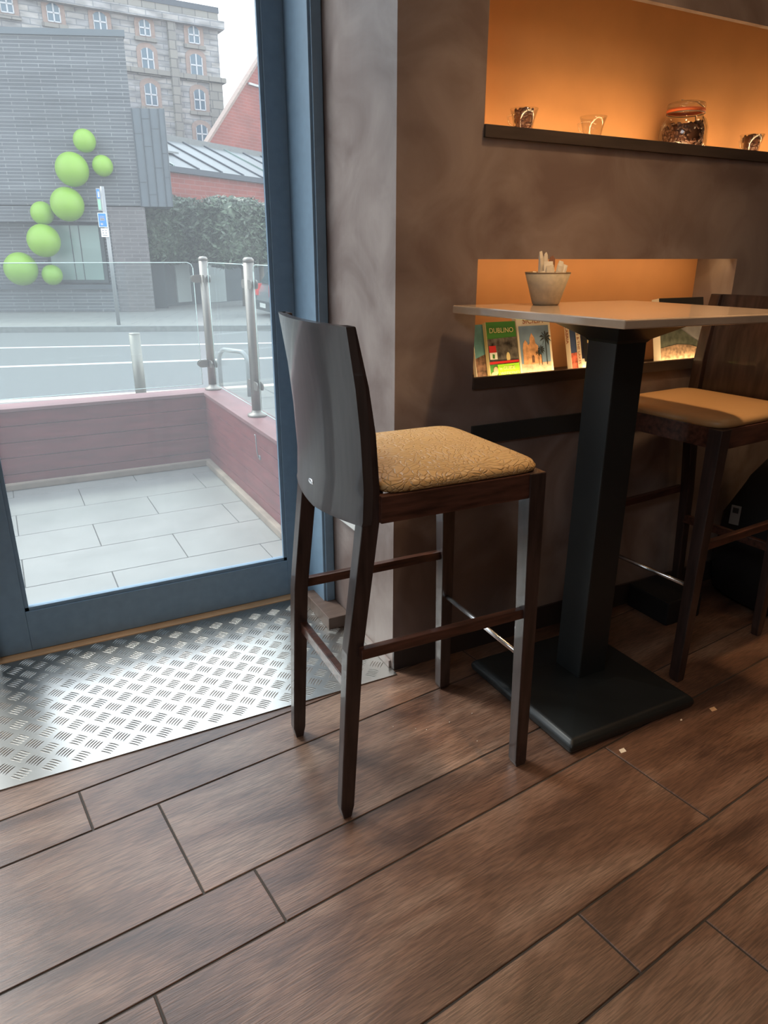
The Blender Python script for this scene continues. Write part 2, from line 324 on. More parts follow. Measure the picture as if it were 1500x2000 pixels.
# ------------------------------------------------------------------ back wall with its two niches
WY, WX, TOP = 1.69, .915, 2.95; ND = 1.85
N1 = (1.17, 3.6, 1.524, 1.882); N2 = (1.17, 2.225, .872, 1.22)
b = MB(); pl = M['plaster']
def wallrect(x0, x1, z0, z1): b.box(x0, x1, WY, 2.36, z0, z1, pl)
XR = 5.6
b.box(WX, N1[0], WY, 2.36, -.02, TOP, pl)
b.box(N1[0], XR, WY, WY+.02, N1[3], 2.12, pl); b.box(N1[0], XR, WY, 2.36, 2.12, TOP, pl); b.box(N1[1], XR, WY+.02, 2.36, N1[3], 2.12, pl); b.box(N1[1], XR, WY, 2.36, N1[2], N1[3], pl)
b.box(N1[0], XR, WY, 2.36, N2[3], N1[2], pl); b.box(N2[1], XR, WY, 2.36, N2[2], N2[3], pl); b.box(N2[0], XR, WY, 2.36, -.02, N2[2], pl)
b.box(N1[0], N1[1], ND+.006, 2.36, N1[2], 2.12, pl); b.box(N2[0], N2[1], ND+.006, 2.36, N2[2], N2[3], pl)
b.build('wall_back', kind='structure')
b = MB(); b.box(N1[0], N1[1], ND, ND+.006, N1[2], 2.12, M['niche']); b.box(N2[0], N2[1], ND, ND+.006, N2[2], N2[3], M['niche']); b.box(N1[0], N1[0]+.004, WY+.004, ND, N1[2], N1[3], M['niche']); b.build('wall_back_niche_lining', kind='structure')
def shelf(x0, x1, zt, th, label):
    r = empty('niche_shelf', ((x0+x1)/2, WY, zt-th), label=label, cat='shelf')
    q = MB(); L = (x1-x0)/2; q.box(-L, L, -.004, ND-WY, 0, th-.022, M['board'], bev=.001); q.build('shelf_board', r)
    q = MB(); q.box(-L, L, -.008, .006, 0.0, th, M['board'], bev=.001); q.build('front_lip', r)
shelf(N1[0], N1[1], 1.546, .024+.006, 'dark shelf board with raised lip along the bottom of the upper wall niche')
shelf(N2[0], N2[1], .899, .034, 'dark shelf board with raised lip holding the guidebooks in the lower niche')
b = MB(); b.box(1.172, 2.3, WY-.010, WY, .70, .757, M['strippaint'], bev=.002); b.build('wall_strip', label='black horizontal strip on the brown wall below the book niche', cat='rail')  # thin dark strip standing slightly proud of the wall
b = MB(); b.box(WX+.0, 5.5, WY-.009, WY, 0, .085, M['skirt'], bev=.002); b.build('baseboard_back', kind='structure')
b = MB(); b.box(WX-.008, WX, WY+.01, 2.12, .004, .028, M['plaster'], bev=.002); b.build('baseboard_reveal', kind='structure')
# rest of the room
b = MB(); b.box(-4, 5.6, -5, 2.45, TOP, TOP+.1, M['ceil']); b.build('ceiling', kind='structure')
b = MB(); b.box(5.6, 5.7, -5, 2.4, 0, TOP, M['wallin']); b.build('wall_right', kind='structure')
b = MB(); b.box(-4.1, -4, -5, 2.4, 0, TOP, M['wallin']); b.build('wall_left', kind='structure')
b = MB(); b.box(-4, 5.6, -5.1, -5, 0, TOP, M['wallin']); b.build('wall_behind', kind='structure')
b = MB(); b.box(-4, -3.3, 2.16, 2.42, 0, TOP, M['wallin']); b.box(-3.3, WX, 2.16, 2.42, 2.62, TOP, M['wallin']); b.build('wall_front', kind='structure')
# ------------------------------------------------------------------ glass door, its frame and the glazing to its left
DY = 2.32
def leaf(nm, x0, x1, label):
    r = empty(nm, ((x0+x1)/2, DY, .006)); tag(r, kind='structure'); c = (x0+x1)/2
    L, R = x0-c, x1-c; st = .095; y0, y1 = 0, .055; H = 2.55
    q = MB()
    q.box(L, L+st, y0, y1, .002, H, M['frame'], bev=.002); q.box(R-st*.72, R, y0, y1, .002, H, M['frame'], bev=.002)
    q.build('door_stile', r)
    q = MB(); q.box(L+st, R-st*.72, y0, y1, .002, .142, M['frame'], bev=.002); q.box(L+st, R-st*.72, y0, y1, H-.1, H, M['frame'], bev=.002); q.build('door_rail', r)
    q = MB(); gx0, gx1 = L+st, R-st*.72
    for d, yy in ((.012, .006), (.006, .016)):
        for a in ((gx0, gx1, .142, .142+d), (gx0, gx1, H-.1-d, H-.1), (gx0, gx0+d, .142, H-.1), (gx1-d, gx1, .142, H-.1)):
            q.box(a[0], a[1], yy, yy+.012, a[2], a[3], M['frame'])
    q.build('glazing_bead', r)
    q = MB(); q.box(gx0, gx1, .029, .035, .142, H-.1, M['gpane']); q.build('door_glass', r)
leaf('door_1', -.182, .872, '')
leaf('door_2', -1.30, -.235, ''); leaf('window_1', -2.30, -1.33, ''); leaf('window_2', -3.30, -2.33, '')
b = MB(); b.box(.872, WX, 2.135, 2.40, .004, 2.62, M['frame'], bev=.002); b.box(.880, WX-.004, 2.127, 2.137, .006, 2.62, M['frame'], bev=.002); b.build('trim_1', kind='structure')
b = MB(); b.box(-.232, -.186, 2.27, 2.40, .004, 2.62, M['frame'], bev=.002); b.box(-1.328, -1.30, 2.30, 2.4, 0.004, 2.62, M['frame']); b.box(-2.328, -2.30, 2.30, 2.4, 0.004, 2.62, M['frame']); b.box(-3.3, .872, 2.30, 2.42, 2.56, 2.62, M['frame']); b.build('trim_2', kind='structure')
b = MB(); b.box(-.186, .868, 2.285, 2.40, -.002, .006, M['thresh'], bev=.001); b.build('trim_3', kind='structure')
# tread plate mat
b = MB(); b.box(-3.3, WX-.002, 1.657, 2.284, 0, .0035, M['plate'])
i_ = b.mi(M['plate']); PX, PY = .0705, .0745
def lens(cx, cy, a, L, wd, h, curve):
    ca, sa = math.cos(a), math.sin(a); n = 5; rows_ = []
    for k in range(n+1):
        t = k/n*2-1; ww = wd*(1-t*t)**.5 if abs(t) < 1 else 0; u = t*L; v0 = curve*(1-t*t)
        rows_.append((u, v0, ww))
    vs = []
    for u, v0, ww in rows_:
        P = lambda v_, z_: b.b.verts.new((cx+u*ca-v_*sa, cy+u*sa+v_*ca, .0035+z_))
        vs.append([P(v0)] if False else ([P(v0, 0)] if ww == 0 else [P(v0-ww, 0), P(v0, h), P(v0+ww, 0)]))
    for A, B in zip(vs, vs[1:]):
        if len(A) == 1: fs = [(A[0], B[1], B[0]), (A[0], B[2], B[1])]
        elif len(B) == 1: fs = [(A[0], A[1], B[0]), (A[1], A[2], B[0])]
        else: fs = [(A[0], A[1], B[1], B[0]), (A[1], A[2], B[2], B[1])]
        for f in fs:
            g = b.b.faces.new(f); g.material_index = i_; g.smooth = False
x = -.9; 
for ix in range(-14, 26):
    for iy in range(0, 9):
        for ty in (0, 1):
            cx = -.001+(ix+.5*ty)*PX-.07*2; cy = 1.696+(iy+.5*ty)*PY
            a = math.radians(-45 if ty == 0 else 45)
            for k in range(5):
                o_ = (k-2)*.0084; px_, py_ = cx-math.sin(a)*o_, cy+math.cos(a)*o_
                if 1.668 < py_ < 2.272 and px_ < .90: lens(px_, py_, a, .0185, .0017, .0019, .0018)
pm = b.build('tread_plate', label='silver metal chequer plate set in the floor in front of the glass door', cat='metal plate', recalc=False)
# wood block and socket on the reveal
b = MB(); b.box(-.043, .037, -.105, .13, 0, .045, M['block'], bev=.003); o = b.build('wood_block', label='flat brown wooden block on the metal plate against the wall by the door', cat='wooden block'); o.location = (.876, 2.108, .0035)
r = empty('power_socket', (WX, 2.0, .42), label='white double power socket low on the wall beside the door', cat='socket')
b = MB(); b.box(-.012, 0, -.085, .080, -.034, .05, M['white'], bev=.003); b.build('face_plate', r)
for s_ in (-.04, .035):
    b = MB()
    for dy, dz, a, c in ((-.011, -.004, .004, .002), (.011, -.004, .004, .002), (0, .010, .002, .004)): b.box(-.0128, -.011, s_+dy-a/2-.001, s_+dy+a/2+.001, dz-c, dz+c, M['darkhole'])
    b.build('socket_hole', r)
for s_ in (-.05, .05):
    b = MB(); b.box(-.0145, -.012, s_-.006, s_+.006, .024, .042, M['white'], bev=.001); b.build('switch', r)
# ------------------------------------------------------------------ bar stools
def make_stool(name, label, leather, backmat):
    r = empty(name, (0, 0, 0), label=label, cat='bar stool')
    W, RW = M['darkwood'], M['rail']
    # rear legs rise into the curved back; profile x(front), x(back) by height
    prof = [(0, -.224, -.252), (.03, -.221, -.254), (.44, -.198, -.235), (.74, -.161, -.199), (.80, -.162, -.197), (.91, -.170, -.203), (1.0, -.184, -.212), (1.112, -.210, -.229)]
    wid = [.013, .015, .018, .021, .0, .0]
    for sgn in (-1, 1):
        q = MB(); rings = []
        for k, (z, xf, xb) in enumerate(prof):
            yo = sgn*(.190 - .014*max(0, 1-z/.75)); hw = .013+.005*min(1, z/.7)
            yi = yo-sgn*2*hw
            if k == 0: xf -= .004; xb += .004
            rings.append([(xb, yo, z), (xf, yo, z), (xf, yi, z), (xb, yi, z)])
        q.loft(rings, W, smooth=False); o = q.build('rear_leg', r); md = o.modifiers.new('bev', 'BEVEL'); md.width = .0025; md.segments = 2
    # curved back panel between the posts, bowed to the rear
    q = MB(); n = 14; zs = [.715, .735, .80, .91, 1.0, 1.06, 1.112]
    def px(z):
        for a, c in zip(prof, prof[1:]):
            if a[0] <= z <= c[0]: t = (z-a[0])/(c[0]-a[0]); return a[1]+(c[1]-a[1])*t, a[2]+(c[2]-a[2])*t
        return prof[-1][1:]
    rings = []
    for z in zs:
        xf, xb = px(z); outer = []; inner = []
        for k in range(n+1):
            t = k/n*2-1; bow = -.030*(1-t*t); y = t*.191
            zz = z if z > .72 else z+.012*abs(t)
            outer.append((xb-.001+bow, y, zz)); inner.append((xb+(.020 if z < 1.05 else .015)+bow*.9, y*.995, zz))
        rings.append(outer+inner[::-1])
    q.loft(rings, backmat, smooth=True); o = q.build('backrest', r); md = o.modifiers.new('es', 'EDGE_SPLIT'); md.split_angle = math.radians(40)
    q = MB(); xf, xb = px(.755); q.ball((xb-.031, .020, .765), .011, M['chrome'], (.18, 1.3, .55), 16, 8); q.build('maker_badge', r)
    # front legs
    for sgn in (-1, 1):
        q = MB(); rings = []
        for z, hw, x, yo in ((0, .0135, .232, .206), (.012, .0165, .232, .206), (.45, .0185, .224, .206), (.787, .0215, .214, .206)):
            y = sgn*(yo-hw); rings.append([(x-hw, y-hw, z), (x+hw, y-hw, z), (x+hw, y+hw, z), (x-hw, y+hw, z)])
        q.loft(rings, RW if sgn < 0 and False else W, smooth=False); o = q.build('front_leg', r); md = o.modifiers.new('bev', 'BEVEL'); md.width = .0022; md.segments = 2
    # aprons
    for sgn in (-1, 1):
        q = MB(); q.box(-.165, .196, sgn*.192-.010, sgn*.192+.010, .730, .787, RW, bev=.002); q.build('side_apron', r)
        q = MB(); q.box(-.208, .208, sgn*.190-.009, sgn*.190+.009, .428, .452, RW, bev=.002); q.build('side_stretcher', r)
    q = MB(); q.box(.207, .227, -.170, .170, .730, .787, RW, bev=.002); q.build('front_apron', r)
    q = MB(); q.box(-.196, -.145, -.170, .170, .728, .7865, RW, bev=.002); q.build('rear_apron', r)
    q = MB(); q.box(-.222, -.204, -.158, .158, .318, .346, RW, bev=.002); q.build('rear_stretcher', r)
    q = MB(); q.tube([(.226, -.176, .312), (.226, .176, .312)], .0065, M['chrome'], 14); q.build('footrest_bar', r, label='chrome footrest bar')
    # cushion: rounded square, domed
    q = MB(); rings = []; n = 48
    def ring(ins, z, dome=0):
        out = []
        for k in range(n):
            a = k/n*2*math.pi; c, s = math.cos(a), math.sin(a); e = 2/9
            X = math.copysign(abs(c)**e, c)*(.197-ins); Y = math.copysign(abs(s)**e, s)*(.199-ins); out.append((X+.035, Y, z))
        return out
    q.loft([ring(.010, .784), ring(.0, .790), ring(-.002, .799), ring(.004, .808), ring(.018, .8135), ring(.05, .8175), ring(.10, .820), ring(.16, .821), ring(.19, .821)], leather)
    q.build('seat_cushion', r)
    return r
st = make_stool('bar_stool', 'dark wooden bar stool with cracked tan leather seat standing by the glass door', M['leather'], M['bluewood'])
st.location = (.770, 1.357, 0); st.rotation_euler = (0, 0, math.radians(-1.4))
st2 = make_stool('bar_stool', 'dark bar stool with smooth tan seat on the far side of the marble table', M['leather2'], M['darkwood'])
st2.location = (1.885, 1.449, 0); st2.rotation_euler = (0, 0, math.radians(184.8))
# ------------------------------------------------------------------ bar table
r = empty('bar_table', (1.385, 1.365, 0), label='square marble topped bar table on a black pedestal between the two stools', cat='table')
b = MB(); b.poly([(x-1.385, y-1.365, 1.083) for x, y in ((1.170, 1.134), (1.742, 1.086), (1.685, 1.625), (1.078, 1.668))], M['marble'], (0, 0, .0205)); o = b.build('table_top', r); md = o.modifiers.new('bev', 'BEVEL'); md.width = .003; md.segments = 2
b = MB()
def sq(h, z, cx=.018, cy=.015): return [(cx-h, cy-h, z), (cx+h, cy-h, z), (cx+h, cy+h, z), (cx-h, cy+h, z)]
b.loft([sq(.052, 1.022), sq(.058, 1.030), sq(.125, 1.070), sq(.125, 1.083)], M['black'], smooth=False); b.build('top_support', r)
b = MB(); b.loft([sq(.052, .045), sq(.052, 1.03)], M['black'], smooth=False); o = b.build('column', r); md = o.modifiers.new('bev', 'BEVEL'); md.width = .004; md.segments = 3
b = MB(); b.loft([sq(.225, .0, -.018, -.018), sq(.232, .008, -.018, -.018), sq(.232, .026, -.018, -.018), sq(.218, .038, -.018, -.018), sq(.08, .047, .0, -.0)], M['black'], smooth=False); o = b.build('base_plate', r); md = o.modifiers.new('bev', 'BEVEL'); md.width = .006; md.segments = 3
# sachet pot
r = empty('sachet_pot', (1.322, 1.578, 1.1036), label='cream stoneware pot full of sugar sachets on the marble table', cat='pot')
b = MB(); b.lathe([(.0, .0), (.033, .0), (.036, .003), (.0605, .082), (.0578, .0825), (.034, .010), (.0, .008)], M['pot'], 48); b.build('pot_body', r)
b = MB(); b.lathe([(.0608, .0815), (.0613, .0835), (.0595, .0846), (.0575, .0835), (.0575, .0815)], M['rim'], 48); b.build('rim', r)
sach = [(-.055, .0, -.45, .1, .052, .018, 0), (-.038, .02, -.15, .5, .100, .020, 0), (-.022, -.02, .0, -.2, .075, .026, 0), (-.012, .03, .08, .3, .092, .019, 0), (.004, -.03, -.1, .2, .066, .028, 0), (.018, .01, .05, -.3, .062, .024, 0),
        (.032, .03, .15, .3, .084, .024, 1), (.040, -.02, .25, .1, .078, .020, 0), (.057, .0, .38, -.2, .072, .015, 0), (-.045, -.03, -.2, .2, .048, .028, 0)]
for k, (x, y, tl, tw, h, wd, c) in enumerate(sach):
    b = MB(); n = 6; rr = []
    for j in range(n+1):
        z = .03+h*j/n*1.04; t = .0028*(1-(abs(j/n-.5)*2)**3)+.0004; ww = wd/2*1.05*(1 if j < n else .75 if k % 2 else .98); cz = math.sin(j*.9+k)*.0015
        rr.append([(-ww, -t+cz, z), (0, -t*1.8+cz, z+(.006 if (k % 3 == 0 and j == n) else 0)), (ww, -t+cz, z), (ww, t+cz, z), (0, t*1.8+cz, z+(.006 if (k % 3 == 0 and j == n) else 0)), (-ww, t+cz, z)])
    b.loft(rr, M['paper2'] if c else M['paper'], smooth=False)
    lab = 'brown printed sugar sachet sticking up among white ones in the pot' if c else ('white sugar sachet with a pointed corner, tallest in the cream pot' if k == 1 else ('slim white sugar sachet leaning over the right rim of the pot' if k == 8 else 'folded white paper sugar sachet in the middle or left of the cream pot'))
    o = b.build('sugar_sachet', label=lab, cat='sugar sachet', group='sugar sachets in the cream pot')
    o.location = (1.322+x*.36, 1.578+y*.45, 1.1036+.004); o.rotation_euler = (0, tl*.85, tw)
# ------------------------------------------------------------------ guidebooks in the lower niche
def book(x, y, wd, h, th, lean, label, coverm, spinem=None, pagem=None, name='guidebook'):
    """x: front left bottom corner; y: front face at the bottom; lean back in radians"""
    r = empty(name, (x, y, .8775+th*math.sin(lean)), label=label, cat='book'); r.rotation_euler = (-lean, 0, 0)
    q = MB(); q.box(.0015, wd-.003, .0012, th-.0012, .002, h-.002, pagem or M['paper']); q.build('pages', r)
    q = MB(); q.box(0, wd, -.0006, .0012, 0, h, coverm); q.box(0, wd, th-.0012, th, 0, h, coverm); q.build('cover', r)
    q = MB(); q.box(-.0012, .001, -.0006, th, 0, h, spinem or coverm); q.build('spine', r)
    return r
def patch(r, nm, pts, m, off=.0012):
    q = MB(); q.poly([(x, -off, z) for x, z in pts], m, (0, .0004, 0)); return q.build(nm, r)
front = lambda x, z, off=.0015: Matrix.Translation((x, -off, z)) @ Matrix.Rotation(math.pi/2, 4, 'X')
flat('cov_green', (.06, .22, .04)); flat('cov_lime', (.30, .62, .03)); flat('cov_red', (.55, .03, .03)); flat('cov_photo', (.10, .09, .08), .4, (45, (1, 1, 1), .95))
flat('cov_sky', (.20, .30, .42), .35, (12, (1, 1, 1), .25)); flat('cov_stone', (.62, .33, .16), .4, (60, (1, 1, 1), .4)); flat('cov_palm', (.03, .035, .03)); flat('cov_cream', (.78, .68, .52)); flat('cov_ground', (.60, .42, .30), .4, (60, (1, 1, 1), .3))
flat('cov_navy', (.05, .08, .18)); flat('cov_dark', (.035, .035, .06), .35, (25, (1, 1, 1), .6)); flat('cov_rednight', (.45, .10, .06), .4, (60, (1, 1, 1), .8)); flat('cov_teal', (.12, .28, .30), .4, (18, (1, 1, 1), .3)); flat('cov_city', (.16, .09, .06), .4, (70, (1, 1, 1), .8))
flat('cov_hill', (.13, .14, .10), .4, (40, (1, 1, 1), .5)); flat('cov_grass', (.40, .26, .16), .4, (70, (1, 1, 1), .6)); flat('cov_haze', (.40, .38, .36), .35, (14, (1, 1, 1), .25)); flat('ink_gold', (.75, .62, .30)); flat('ink_white', (.85, .83, .75)); flat('ink_brown', (.35, .12, .06)); flat('skin', (.62, .36, .22)); flat('cov_blk', (.02, .02, .022))
LN = .27
B1 = book(1.226, 1.745, .12, .160, .015, LN, 'guidebook with teal city cover, half hidden at the left end behind the green one', M['cov_teal'], M['cov_cream'])
patch(B1, 'cover_photo', [(.0, .0), (.11, .0), (.11, .065), (.06, .08), (0, .06)], M['cov_city'])
B2 = book(1.262, 1.726, .108, .168, .014, LN, 'green guidebook titled DUBLINO leaning at the left of the lower niche', M['cov_green'], M['ink_gold'])
patch(B2, 'cover_photo', [(.0, .042), (.108, .046), (.108, .122), (.0, .118)], M['cov_photo'])
patch(B2, 'red_tag', [(.003, .060), (.028, .060), (.028, .098), (.003, .098)], M['cov_red'], .0018)
patch(B2, 'map_tag', [(.003, .058), (.030, .058), (.030, .078), (.003, .078)], M['ink_white'], .0022)
patch(B2, 'map_shape', [(.012, .061), (.020, .060), (.021, .072), (.013, .074)], M['cov_green'], .0026)
patch(B2, 'red_band', [(.0, .044), (.108, .046), (.108, .053), (.0, .051)], M['cov_red'], .0028)
patch(B2, 'lime_label', [(.028, .002), (.108, .002), (.108, .044), (.028, .042)], M['cov_lime'], .0022)
q = MB(); q.ball((.020, -.0018, .024), .010, M['skin'], (.9, .05, 1.25), 14, 10); q.ball((.012, -.0015, .010), .013, M['skin'], (.9, .05, .9), 14, 10); q.build('cover_face', B2)
q = MB(); q.ball((.070, -.0020, .062), .008, M['ink_gold'], (.9, .05, 1.9), 12, 8); q.build('cover_figure', B2)
text('DUBLINO', 'cover_title', .0205, M['ink_gold'], B2, front(.054, .142))
text('le GUIDE', 'cover_text', .0150, M['ink_gold'], B2, front(.062, .030, .0028)); text('WEEKEND', 'cover_text', .0150, M['ink_gold'], B2, front(.070, .014, .0028))
B3 = book(1.376, 1.728, .128, .178, .018, LN, 'cream guidebook titled SICILIA with an orange cathedral and palm tree on its cover', M['cov_cream'], M['cov_cream'])
patch(B3, 'cover_photo', [(.006, .010), (.120, .010), (.120, .150), (.006, .150)], M['cov_sky'])
patch(B3, 'square_ground', [(.006, .010), (.120, .010), (.120, .038), (.006, .036)], M['cov_ground'], .0016)
patch(B3, 'cathedral', [(.014, .034), (.084, .034), (.084, .060), (.072, .066), (.074, .088), (.064, .096), (.062, .112), (.052, .128), (.044, .112), (.042, .096), (.034, .092), (.034, .098), (.026, .108), (.018, .098), (.014, .080)], M['cov_stone'], .0020)
patch(B3, 'cathedral_doorway', [(.046, .038), (.056, .038), (.056, .056), (.051, .062), (.046, .056)], M['cov_city'], .0024)
q = MB()
for tx, tz, th_, s_ in ((.104, .030, .112, 1), (.084, .030, .076, .62), (.072, .03, .066, .5)):
    q.box(tx-.0012*s_, tx+.0012*s_, -.0028, -.0022, tz, th_, M['cov_palm'])
    for k in range(9):
        a = math.radians(-60+k*37); L = .024*s_; q.poly([(tx, -.0026, th_), (tx+math.cos(a)*L*.6-math.sin(a)*.003*s_, -.0026, th_+math.sin(a)*L*.6+.004*s_), (tx+math.cos(a)*L, -.0026, th_+math.sin(a)*L-.003*s_), (tx+math.cos(a)*L*.55+math.sin(a)*.003*s_, -.0026, th_+math.sin(a)*L*.55-.001)], M['cov_palm'], (0, .0003, 0))
q.build('palm_trees', B3)
text('SICILIA', 'cover_title', .026, M['ink_brown'], B3, front(.062, .165))
spine = lambda z, y=.009: Matrix.Translation((-.0016, y, z)) @ Matrix.Rotation(math.pi/2, 4, 'Y').inverted() @ Matrix.Rotation(math.pi, 4, 'Z')
def spinetext(s, r, z, y, size, m):
    # reads downwards on the left-facing spine
    R3 = Matrix(((0, 0, -1, 0), (0, -1, 0, 0), (-1, 0, 0, 0), (0, 0, 0, 1)))
    text(s, 'spine_text', size, m, r, Matrix.Translation((-.0018, y, z)) @ R3)
B4 = book(1.588, 1.738, .13, .176, .020, LN, 'guidebook with cream CALABRIA spine and blue cover just left of the table column', M['cov_navy'], M['cov_cream'])
patch(B4, 'cover_photo', [(0, 0.004), (.12, .004), (.12, .065), (0, .055)], M['cov_rednight'])
spinetext('CALABRIA', B4, .125, .010, .0165, M['ink_brown'])
B5 = book(1.612, 1.716, .13, .176, .018, LN, 'guidebook with MILAN & THE LAKES on its cream spine and a dark figure on the cover', M['cov_dark'], M['cov_cream'])
patch(B5, 'cover_floor', [(0, .0), (.13, .0), (.13, .045), (0, .040)], M['cov_cream'])
patch(B5, 'cover_poster', [(.024, .088), (.046, .088), (.048, .128), (.022, .126)], M['cov_red'], .0018)
patch(B5, 'poster_foot', [(.026, .088), (.046, .088), (.046, .104), (.025, .104)], M['ink_gold'], .0022)
patch(B5, 'dark_figure', [(.010, .030), (.026, .030), (.022, .060), (.028, .110), (.016, .132), (.006, .110), (.008, .060)], M['cov_blk'], .0026)
spinetext('MILAN & THE LAKES', B5, .092, .009, .0150, M['ink_brown'])
B6 = book(1.782, 1.735, .118, .165, .006, LN, 'thin white booklet seen as a sliver right of the table column', M['ink_white'], M['ink_white'])
B7 = book(1.966, 1.722, .215, .215, .030, LN*.8, 'large guidebook with a dark grassy hill on the cover, right end of the niche', M['cov_haze'], M['cov_cream'])
patch(B7, 'hill', [(.0, .0), (.215, .0), (.215, .05), (.15, .082), (.10, .112), (.05, .122), (.0, .105)], M['cov_hill'])
patch(B7, 'grass', [(.0, .0), (.215, .0), (.215, .035), (.14, .055), (.08, .060), (.0, .05)], M['cov_grass'], .0018)
patch(B7, 'dark_sky', [(.0, .165), (.215, .160), (.215, .215), (0, .215)], M['cov_blk'], .0018)
spinetext('WALKS', B7, .12, .015, .018, M['ink_brown']) if False else None
# ------------------------------------------------------------------ upper niche: glasses and the jar
SZ = N1[2]+.009-.001
def cup(x, y, beans, label, s=1.0):
    r = empty('espresso_glass', (x, y, SZ), label=label, cat='glass')
    q = MB(); q.lathe([(.0, .001), (.024*s, .0), (.026*s, .003), (.0255*s, .02), (.030*s, .045), (.0385*s, .074), (.0365*s, .074), (.028*s, .045), (.0235*s, .02), (.022*s, .006), (.0, .006)], M['gcup'], 40); q.build('glass_wall', r)
    q = MB(); q.tube([(-.026*s, .004, .028), (-.044*s, .006, .036), (-.050*s, .006, .052), (-.036*s, .004, .058)], .0028, M['gcup'], 8); q.build('handle', r)
    if beans: bean_fill(x, y, SZ+.006, [(.0, .021*s), (.02, .0225*s), (.045, .027*s), (.062, .031*s)], beans, 'roasted coffee beans filling the ' + ('leftmost' if x < 1.5 else 'rightmost') + ' small glass on the upper shelf')
def bean_fill(x, y, z, prof, n, label, tilt=0):
    q = MB(); H = prof[-1][0]
    rad = lambda h: next(a[1]+(c[1]-a[1])*(h-a[0])/(c[0]-a[0]) for a, c in zip(prof, prof[1:]) if h <= c[0]+1e-9)
    q.lathe([(0, .001)]+[(r_*.86, h+.001) for h, r_ in prof]+[(0, H)], M['bean'], 20)
    for k in range(n):
        h = random.random()*H; a = random.random()*2*math.pi; rr = rad(h)*.90 if k % 4 else rad(H)*random.random()**.5*.9
        if k % 4 == 0: h = H
        e = Matrix.Rotation(a, 4, 'Z') @ Matrix.Rotation(random.uniform(-1.5, 1.5), 4, 'X') @ Matrix.Rotation(random.uniform(-.4, .4), 4, 'Y')
        q.ball((rr*math.cos(a), rr*math.sin(a), h+.002+(tilt*rr*math.cos(a) if h == H else 0)), .0056, M['bean'], (.55, 1.0, .72), 8, 6, e)
    o = q.build('coffee_beans', label=label, cat='coffee beans', kind='stuff', group='coffee beans in the glassware'); o.location = (x, y, z)
cup(1.352, 1.765, 90, 'small clear espresso glass filled with coffee beans at the left of the upper shelf')
cup(1.602, 1.765, 0, 'small empty clear espresso glass between the bean glass and the big jar')
cup(2.298, 1.765, 90, 'small glass of coffee beans at the right edge of the picture, right of the jar')
JX, JY = 1.985, 1.775
r = empty('storage_jar', (JX, JY, SZ), label='large clip top glass jar half full of coffee beans on the upper shelf', cat='jar')
b = MB(); P_ = [(.0, .001), (.064, .0), (.070, .006), (.0715, .03), (.0705, .070), (.062, .092), (.052, .101), (.050, .112), (.0475, .112), (.049, .100), (.059, .089), (.067, .068), (.068, .03), (.065, .008), (0, .006)]
K_ = 1.03
b.lathe([(a*K_*.98, c*K_) for a, c in P_], M['gcup'], 48); b.build('jar_body', r)
b = MB(); b.lathe([(0, .121), (.045, .121), (.0555, .123), (.0575, .132), (.055, .140), (.040, .145), (.0, .146), (.0, .143), (.040, .142), (.052, .137), (.054, .131), (.050, .126), (0, .124)], M['gcup'], 48); b.build('lid', r)
b = MB(); b.lathe([(.048, .1155), (.0565, .1155), (.0575, .1195), (.0565, .1235), (.048, .1235)], M['orangeseal'], 48); b.build('rubber_seal', r)
b = MB(); b.tube([(.0565*math.cos(a), .0565*math.sin(a), .1125) for a in [k*math.pi/16 for k in range(33)]], .0013, M['steel'], 6, False)
b.tube([(.056, -.018, .112), (.066, -.022, .092), (.066, -.012, .078), (.066, .004, .078), (.066, .012, .092), (.056, .010, .112)], .0013, M['steel'], 6)
b.tube([(.056, -.012, .112), (.060, -.014, .135), (.030, -.008, .148), (-.03, -.004, .148)], .0012, M['steel'], 6); b.build('wire_clip', r)
bean_fill(JX, JY, SZ+.008, [(.0, .064), (.03, .0655), (.058, .0645), (.070, .060)], 420, 'roasted coffee beans inside the large clip top jar', .28)
# ------------------------------------------------------------------ bag, box and scraps on the floor
r = empty('black_bag', (2.44, 1.47, 0), label='slumped black nylon bag with a grey tag behind the far stool', cat='bag')
b = MB(); rings = []
for z, sx, sy, ox in ((.0, .15, .15, 0), (.03, .19, .18, 0), (.15, .205, .19, 0), (.32, .195, .175, .01), (.48, .16, .13, .03), (.58, .10, .07, .06), (.61, .04, .03, .07)):
    rings.append([(ox+math.copysign(abs(math.cos(a))**.6, math.cos(a))*sx+.008*math.sin(5*a+z*20), math.copysign(abs(math.sin(a))**.6, math.sin(a))*sy+.008*math.cos(4*a+z*15), z) for a in [k*2*math.pi/32 for k in range(32)]])
b.loft(rings, M['bag']); b.build('bag_body', r)
b = MB(); b.tube([(-.04, -.08, .50), (-.02, -.10, .62), (.06, -.09, .66), (.12, -.07, .60), (.14, -.06, .50)], .011, M['bag'], 10); b.build('carry_strap', r)
b = MB(); b.box(-.017, .017, -.0015, .0015, -.072, 0, M['tag'], bev=.001); b.box(-.010, .010, -.0022, -.0008, -.028, -.008, M['darkhole']); o = b.build('label_tag', r, label='grey rectangular label tag'); o.location = (-.207, .062, .385); o.rotation_euler = (0, 0, math.radians(-72))
b = MB(); b.box(0, .17, 0, .185, 0, .09, M['bag'], bev=.008); o = b.build('floor_box', label='low black box on the floor against the wall under the far stool', cat='box'); o.location = (1.90, 1.488, 0)
